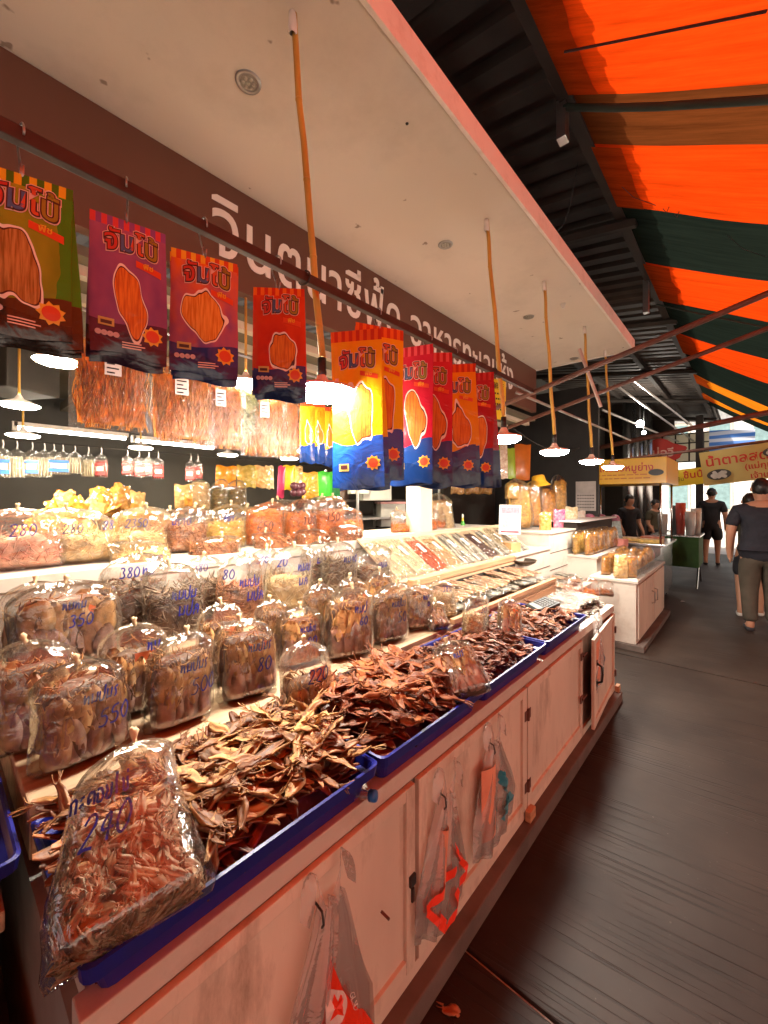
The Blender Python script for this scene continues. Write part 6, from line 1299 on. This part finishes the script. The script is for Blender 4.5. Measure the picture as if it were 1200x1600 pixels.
def stripe_mat():
    m, n, l, bs = nodes_of('blue_stripe_sheet'); tc = n.new('ShaderNodeTexCoord'); wv = n.new('ShaderNodeTexWave'); wv.bands_direction = 'Z'; wv.inputs['Scale'].default_value = 1.9; wv.inputs['Distortion'].default_value = .6; l.new(tc.outputs['Object'], wv.inputs[0])
    rp = n.new('ShaderNodeValToRGB'); rp.color_ramp.elements[0].color = (.07, .2, .55, 1); rp.color_ramp.elements[1].color = (.55, .6, .7, 1); rp.color_ramp.elements[0].position = .4; rp.color_ramp.elements[1].position = .6; l.new(wv.outputs[0], rp.inputs[0]); l.new(rp.outputs[0], bs.inputs['Base Color'])
    t = n.new('ShaderNodeBsdfTranslucent'); l.new(rp.outputs[0], t.inputs[0]); ms = n.new('ShaderNodeMixShader'); ms.inputs[0].default_value = .5; l.new(bs.outputs[0], ms.inputs[1]); l.new(t.outputs[0], ms.inputs[2]); l.new(ms.outputs[0], n['Material Output'].inputs[0]); return m
tag(bt.build('striped_sheet', stripe_mat(), None, True), 'blue and white striped plastic sheet hung above the tan banner', 'sheet')
gw = thing('grid_window', 'pale window with dark bars high at the end of the hall', 'window', at(1066, 700, Y=13.6)); W, H = 1.5, .75
MB().box(-W / 2, W / 2, .02, .04, -H / 2, H / 2).build('pane', pm('frosted_pane', (.7, .66, .55), .4, .05, 4, 0, trans=.7), gw)
for i in range(6): MB().box(-W / 2 + i * W / 5 - .018, -W / 2 + i * W / 5 + .018, 0, .018, -H / 2, H / 2).build('bar', M_dark, gw)
for i in range(4): MB().box(-W / 2, W / 2, -.003, .015, -H / 2 + i * H / 3 - .016, -H / 2 + i * H / 3 + .016).build('bar', M_dark, gw)
MB().box(-3.3, -1.55, 13.9, 14.0, 2.7, 4.4).build('gable_wall', M_dark, hall); MB().box(-3.3, -1.9, 13.9, 14.0, 0, 2.69).build('gable_lower', M_inwall, hall)
MB().box(-1.0, -.85, 12.9, 13.05, 0, 3.6).build('pillar', M_dark, hall)
# ------------------------------------------------------------------ bright street beyond the hall
def house(x0, x1, y, h, wall, roofc, label, n, rows):
    house.last = o = thing('street_house', label, 'building', ((x0 + x1) / 2, y, 0)); W = x1 - x0
    MB().box(-W / 2, W / 2, 0, 6, 0, h).build('wall', wall, o); MB().box(-W / 2 - .3, W / 2 + .3, -.5, 6.2, h + .01, h + .3).build('roof', roofc, o)
    for r_ in range(rows):
        for i in range(n):
            cx = -W / 2 + W * (i + .5) / n; z = .9 + 3 * r_
            w_ = MB().box(cx - W / n * .3, cx + W / n * .3, -.06, -.005, z, z + 1.5).build('window', M_batten, o); MB().box(cx - W / n * .24, cx + W / n * .24, -.075, -.062, z + .12, z + 1.38).build('pane', pm('street_glass', (.2, .3, .3), .15), w_)
def facing(o, x, y): o.location = (x, y, 0); o.rotation_euler = (0, 0, R(-90))
def row_house(*a): house(*a); return house.last
house(-14, -5.5, 27, 6.5, pm('wall_cream', (.72, .68, .6), .8), M_dark, 'cream two storey house across the bright street', 4, 2)
house(-5.2, 1.4, 26, 6.2, pm('wall_white', (.78, .78, .75), .8), pm('roof_teal', (.1, .3, .28), .6), 'white house with teal roof across the bright street', 4, 2)
house(1.7, 9, 27, 7, pm('wall_peach', (.75, .6, .45), .8), M_dark, 'peach house across the bright street', 3, 2)
for i, (y, c_, l_) in enumerate(((-12, (.8, .7, .58), 'unseen ochre shophouse added across the side street to bounce warm light'), (-3.5, (.82, .75, .66), 'unseen cream shophouse between ochre and tan ones, added to bounce warm light'), (5, (.78, .68, .57), 'unseen tan shophouse across the side street, added to bounce warm light'), (13.5, (.8, .72, .62), 'unseen pale ochre shophouse at the far end, added to bounce warm light'))):
    facing(row_house(-4.1, 4.1, 0, 7, pm('shophouse%d' % i, c_, .8, .15, .6, .1), M_rust, l_, 4, 2), 7.5, y)  # unseen row placed to bounce warm sunlight onto the cabinet fronts
um = thing('street_umbrella', 'teal sun umbrella standing in the bright street', 'umbrella', (-3.2, 18, 0)); mb = MB(); mb.lathe([(.0005, 2.55), (.6, 2.35), (1.2, 2.05), (1.19, 2.03), (.6, 2.31), (.0005, 2.5)], 8); mb.build('canopy', pm('teal_cloth', (.12, .4, .42), .7, trans=.3), um); mb = MB(); mb.tube([(0, 0, 0), (0, 0, 2.5)], .03, 8); mb.build('pole', M_steel, um)
# ------------------------------------------------------------------ people
def skin(name, J, E, mat_, parent, root=0, sub=2, kind=None):
    me = bpy.data.meshes.new(name); me.from_pydata([j[:3] for j in J], E, []); o = bpy.data.objects.new(name, me); COL.objects.link(o)
    m = o.modifiers.new('s', 'SKIN'); m.use_smooth_shade = True; o.modifiers.new('d', 'SUBSURF').levels = sub; o.modifiers['d'].render_levels = sub
    for i, j in enumerate(J):
        v = me.skin_vertices[0].data[i]; v.radius = (j[3], j[4] if len(j) > 4 else j[3]); v.use_root = i == root
    bpy.context.view_layer.update(); em = bpy.data.meshes.new_from_object(o.evaluated_get(bpy.context.evaluated_depsgraph_get())); bpy.data.objects.remove(o); bpy.data.meshes.remove(me)
    em.materials.clear(); em.materials.append(mat_); return link(name, em, parent)
M_skin = pm('skin', (.46, .23, .14), .5, .06, 6, 0); M_hair = pm('black_hair', (.012, .01, .009), .45, .3, 60, .4)
def figure(label, loc, rz, H, shirt, pants, shorts=False, stride=.0, shoe=(.03, .03, .03), seated=False, bulk=1.0, arm=0.0, hairlong=False):
    o = thing('person', label, 'person', loc, (0, 0, rz)); s = H
    def S(x, y, z, r, r2=None): return (x * s, y * s, z * s, r * s, (r2 or r) * s)
    b = bulk; k = 0 if not seated else 1; kz = .25 if seated else 0
    hipz = .53
    legs = {}
    for sd, st_ in ((-1, stride), (1, -stride)):
        if seated: legs[sd] = [(sd * .055, -.02, .50), (sd * .07, -.22, .5), (sd * .07, -.23, .27), (sd * .07, -.235, .25), (sd * .07, -.29, .24)]
        else: legs[sd] = [(sd * .052, 0, .5), (sd * .06, -.02 - st_ * .5, .28), (sd * .06, .015 - st_, .07), (sd * .06, .02 - st_, .025), (sd * .068, -.075 - st_, .018)]
    J = [S(0, 0, hipz, .075 * b, .06 * b), S(0, .0, .63, .072 * b, .055 * b), S(0, .005, .74, .085 * b, .058 * b), S(0, .01, .815, .06, .045), S(0, .005, .85, .03), S(0, -.006, .885, .046, .052), S(0, -.006, .935, .056, .066), S(0, 0, .978, .046, .054), S(0, -.066, .915, .008)]
    E = [(0, 1), (1, 2), (2, 3), (3, 4), (4, 5), (5, 6), (6, 7), (6, 8)]
    arms = {}
    for sd in (-1, 1):
        i0 = len(J); bend = arm
        pts = [(sd * .092 * b, .01, .79, .04), (sd * .113 * b, .015, .72, .036), (sd * .124 * b, .02 - bend * .3, .635, .027), (sd * .126 * b, -.015 - bend, .52 + bend * .4, .019), (sd * .124 * b, -.025 - bend * 1.1, .475 + bend * .4, .02, .012)]
        arms[sd] = pts; J += [S(*p) for p in pts]; E += [(3, i0)] + [(i0 + q, i0 + q + 1) for q in range(4)]
        w = pts[-1]
        for f in range(5):
            j0 = len(J); off = (f - 2) * .0075; ln = (.03, .042, .045, .042, .034)[f]
            if f == 0: J += [S(w[0] - sd * .004, w[1] - .018, w[2] - .004, .0055), S(w[0] - sd * .008, w[1] - .026, w[2] - .022, .0048)]
            else: J += [S(w[0], w[1] + off, w[2] - .022, .0052), S(w[0] - sd * .006, w[1] + off - .003, w[2] - ln, .0045)]
            E += [(i0 + 4, j0), (j0, j0 + 1)]
    for sd in (-1, 1):
        i0 = len(J); rr = (.058 * b, .04, .022, .024, .018); J += [S(*p, r) for p, r in zip(legs[sd], rr)]; E += [(0, i0)] + [(i0 + q, i0 + q + 1) for q in range(4)]
    skin('body', J, E, M_skin, o)
    J = [S(0, 0, .435, .1 * b, .086 * b), S(0, 0, .53, .095 * b, .077 * b), S(0, .0, .63, .088 * b, .07 * b), S(0, .005, .74, .1 * b, .072 * b), S(0, .01, .81, .08 * b, .058 * b), S(0, .008, .85, .043)]
    E = [(i, i + 1) for i in range(5)]
    for sd in (-1, 1):
        i0 = len(J); p = arms[sd]; J += [S(sd * .092 * b, .01, .787, .046), S(*p[1][:3], .044), S(*(Vector(p[1][:3]) * .45 + Vector(p[2][:3]) * .55), .042)]; E += [(4, i0), (i0, i0 + 1), (i0 + 1, i0 + 2)]
    skin('shirt', J, E, shirt, o, 2)
    J = [S(0, 0, .545, .09 * b, .075 * b), S(0, 0, .5, .096 * b, .082 * b)]; E = [(0, 1)]
    for sd in (-1, 1):
        i0 = len(J); L = legs[sd]; J.append(S(*L[0], .07 * b))
        if shorts: m_ = Vector(L[0]) * .12 + Vector(L[1]) * .88; J += [S(*m_, .06)]; E += [(1, i0), (i0, i0 + 1)]
        else: J += [S(*L[1], .052), S(*(Vector(L[1]) * .15 + Vector(L[2]) * .85), .043), S(*(Vector(L[2]) * .7 + Vector(L[3]) * .3), .042)]; E += [(1, i0), (i0, i0 + 1), (i0 + 1, i0 + 2), (i0 + 2, i0 + 3)]
    skin('shorts' if shorts else 'trousers', J, E, pants, o, 1)
    for sd in (-1, 1):
        L = legs[sd]; a_, t_ = Vector(L[3]), Vector(L[4]); zz = a_.z - .008
        skin('shoe', [S(a_.x, a_.y + .015, zz, .026, .024), S((a_.x + t_.x) / 2, (a_.y + t_.y) / 2, zz - .002, .027, .022), S(t_.x, t_.y - .012, zz - .005, .024, .017)], [(0, 1), (1, 2)], pm('shoe%d' % int(shoe[0] * 100), shoe, .6), o, 1)
    mb = MB()
    def hr(u, v):
        th = 2 * math.pi * u; ph = math.pi * (.02 + ((.66 if not hairlong else .74) - .2 * max(0, -math.sin(th)) + .1 * max(0, math.sin(th))) * v); x, y, z = math.sin(ph) * math.cos(th), math.sin(ph) * math.sin(th), math.cos(ph)
        k_ = 1 + .07 * noise.noise((x * 4, y * 4, z * 4)) + .05 * noise.noise((x * 13, y * 13, z * 9)); return (.0515 * x * k_ * s, (.0605 * y * k_ - .004) * s, (.938 + .064 * z * k_) * s)
    mb.grid(hr, 28, 14); mb.build('hair', M_hair, o, True)
    for sd in (-1, 1):
        mb = MB(); mb.lathe([(.0004, -.006 * s), (.006 * s, 0), (.0004, .006 * s)], 8, 0, Matrix.Translation((sd * .018 * s, -.058 * s, .928 * s))); mb.build('eye', M_black, o, True)
        skin('ear', [S(sd * .047, .006, .915, .007), S(sd * .052, .01, .93, .009), S(sd * .049, .004, .94, .006)], [(0, 1), (1, 2)], M_skin, o, 1, 1)
    MB().grid(lambda u, v: ((u - .5) * .03 * s, (-.0545 + .004 * abs(u - .5)) * s, (.893 + .006 * v) * s), 4, 1).build('mouth', pm('lips', (.3, .1, .08), .5), o)
    return o
M_blk = pm('black_cloth', (.014, .014, .018), .85, .25, 8, .9, 7, bdist=.03); M_nav = pm('navy_cloth', (.016, .017, .026), .85, .25, 8, .9, 7, bdist=.03); M_kha = pm('olive_grey_trousers', (.075, .06, .042), .85, .3, 6, .9, 6, bdist=.03); M_oli = pm('olive_shirt', (.07, .06, .035), .85, .25, 8, .3, 20)
p1 = at(1186, 985, Z=0); figure('big man seen from behind in dark navy shirt and olive grey trousers walking the aisle', (p1.x + .02, p1.y, 0), math.pi + .12, 1.74, M_nav, M_kha, False, .03, (.03, .03, .035), bulk=1.28)
p2 = at(1112, 882, Z=0); figure('man in black shirt and shorts seen from behind near the green clothed table', (p2.x, p2.y, 0), math.pi + .05, 1.76, M_blk, pm('black_shorts', (.01, .01, .012), .8), True, .03, (.02, .02, .02), bulk=1.1)
p3 = at(1156, 962, Z=0); figure('bare legged walker in pale trainers half hidden by the big man in navy', (p3.x + .1, p3.y + .1, 0), math.pi, 1.58, M_oli, M_blk, True, .05, (.6, .55, .5), bulk=.95)
figure('vendor in dark top standing behind the cart', tuple(at(983, 900, D=8.3).xy) + (0,), .7, 1.6, M_blk, M_blk, False, 0, arm=.06, hairlong=True)
figure('second vendor in olive shirt sitting behind the cart', tuple(at(1023, 900, D=8.7).xy) + (.08,), 1.0, 1.42, M_oli, M_blk, False, 0, seated=True, arm=.06)
# litter on the aisle floor
c = at(707, 1580, Z=.004); o = thing('squid_scrap', 'scrap of dried squid dropped on the aisle floor', 'scrap', (c.x, c.y, .004), (.1, 0, .4)); link('scrap', squid_piece('scrap', 555, .06, .035, MT[1]), o)
for px, py, nm in ((1063, 940, 'small white paper scrap on the floor by the second stall'), (890, 1040, 'tiny pale scrap on the floor beside the counter end')):
    c = at(px, py, Z=.005); o = MB().add([(0, 0, 0), (.04, .01, .004), (.05, .05, 0), (.01, .04, .008)], [(0, 1, 2), (0, 2, 3)]).build('paper_scrap', M_cap, None); o.location = (c.x, c.y, .006); tag(o, nm, 'litter')
# ------------------------------------------------------------------ small clutter between the counter and the second stall
for i, (y, x, k) in enumerate(((3.62, -1.28, 1), (3.8, -1.3, 0), (3.98, -1.27, 1), (4.16, -1.3, 0), (4.34, -1.28, 1), (4.5, -1.3, 0))):
    put_pack('fish_pack', lie[k], ['flat pack of dark whole fish lying on the low white box', 'flat pack of pinkish fish fillets lying on the low white box'][k], (x + .03, y, .665 + .004 * i), (R(-85), rnd(-.05, .05), R(90) + rnd(-.3, .3)), ['dark fish packs on the low white box', 'pinkish fillet packs on the low white box'][k], .17, .3, False)
for px, lab, kd in ((895, 'slack clear bag with a little pink shred at the end of the counter', 'pink'), (922, 'slack clear bag with a few orange crumbs at the end of the counter', 'orange'), (946, 'slack clear bag with brown shreds on the counter corner', 'brown')):
    bag(px, 893, -1.02, .79, 34, lab, kd, .25, loc=at(px, 932, X=-1.05) * 1.0, W=.15, H=.18, D=.11, rz=-.3, tilt=(-.2, .1), knot=0)
for i, (x, y, z, w_, h_, c_, lab) in enumerate(((-1.72, 3.7, 1.002, .2, .09, (.5, .28, .12), 'brown cardboard box on the nearest white step box'), (-1.85, 4.0, 1.002, .16, .12, (.6, .55, .48), 'white carton behind the brown cardboard box'), (-1.3, 6.2, .872, .18, .1, (.55, .2, .16), 'red carton at the far end of the second stall'), (-1.0, 6.25, .692, .16, .12, (.6, .3, .26), 'pink plastic basket at the far end of the second stall'))):
    o = thing('carton', lab, 'box', (x, y, z), (0, 0, rnd(-.4, .4))); MB().box(-w_ / 2, w_ / 2, -w_ * .35, w_ * .35, 0, h_, bev=.004).build('body', pm('carton_%d' % i, c_, .7, .2, 8, .1), o)
    MB().box(-w_ / 2 + .004, w_ / 2 - .004, -.012, .012, h_ + .0005, h_ + .0025).build('tape', M_batten, o)
# loose cables under the roof and along the shop ceiling
for i, (p, q, D1, D2, sag, lab) in enumerate((((872, 360), (905, 240), 2.9, 2.6, .12, 'thin cable looping below the metal roof beside the soffit'), ((985, 600), (1060, 640), 5.5, 8, .25, 'slack cable strung under the hall roof towards the ducts'), ((800, 668), (905, 700), 4.2, 5.5, .12, 'slack cable behind the bamboo lamp poles'))):
    A_, B_ = at(*p, D=D1), at(*q, D=D2); mb = MB(); mb.tube([A_.lerp(B_, t / 12) - Vector((0, 0, sag * math.sin(math.pi * t / 12))) for t in range(13)], .004, 5); tag(mb.build('cable', M_wire, None, True), lab, 'cable')
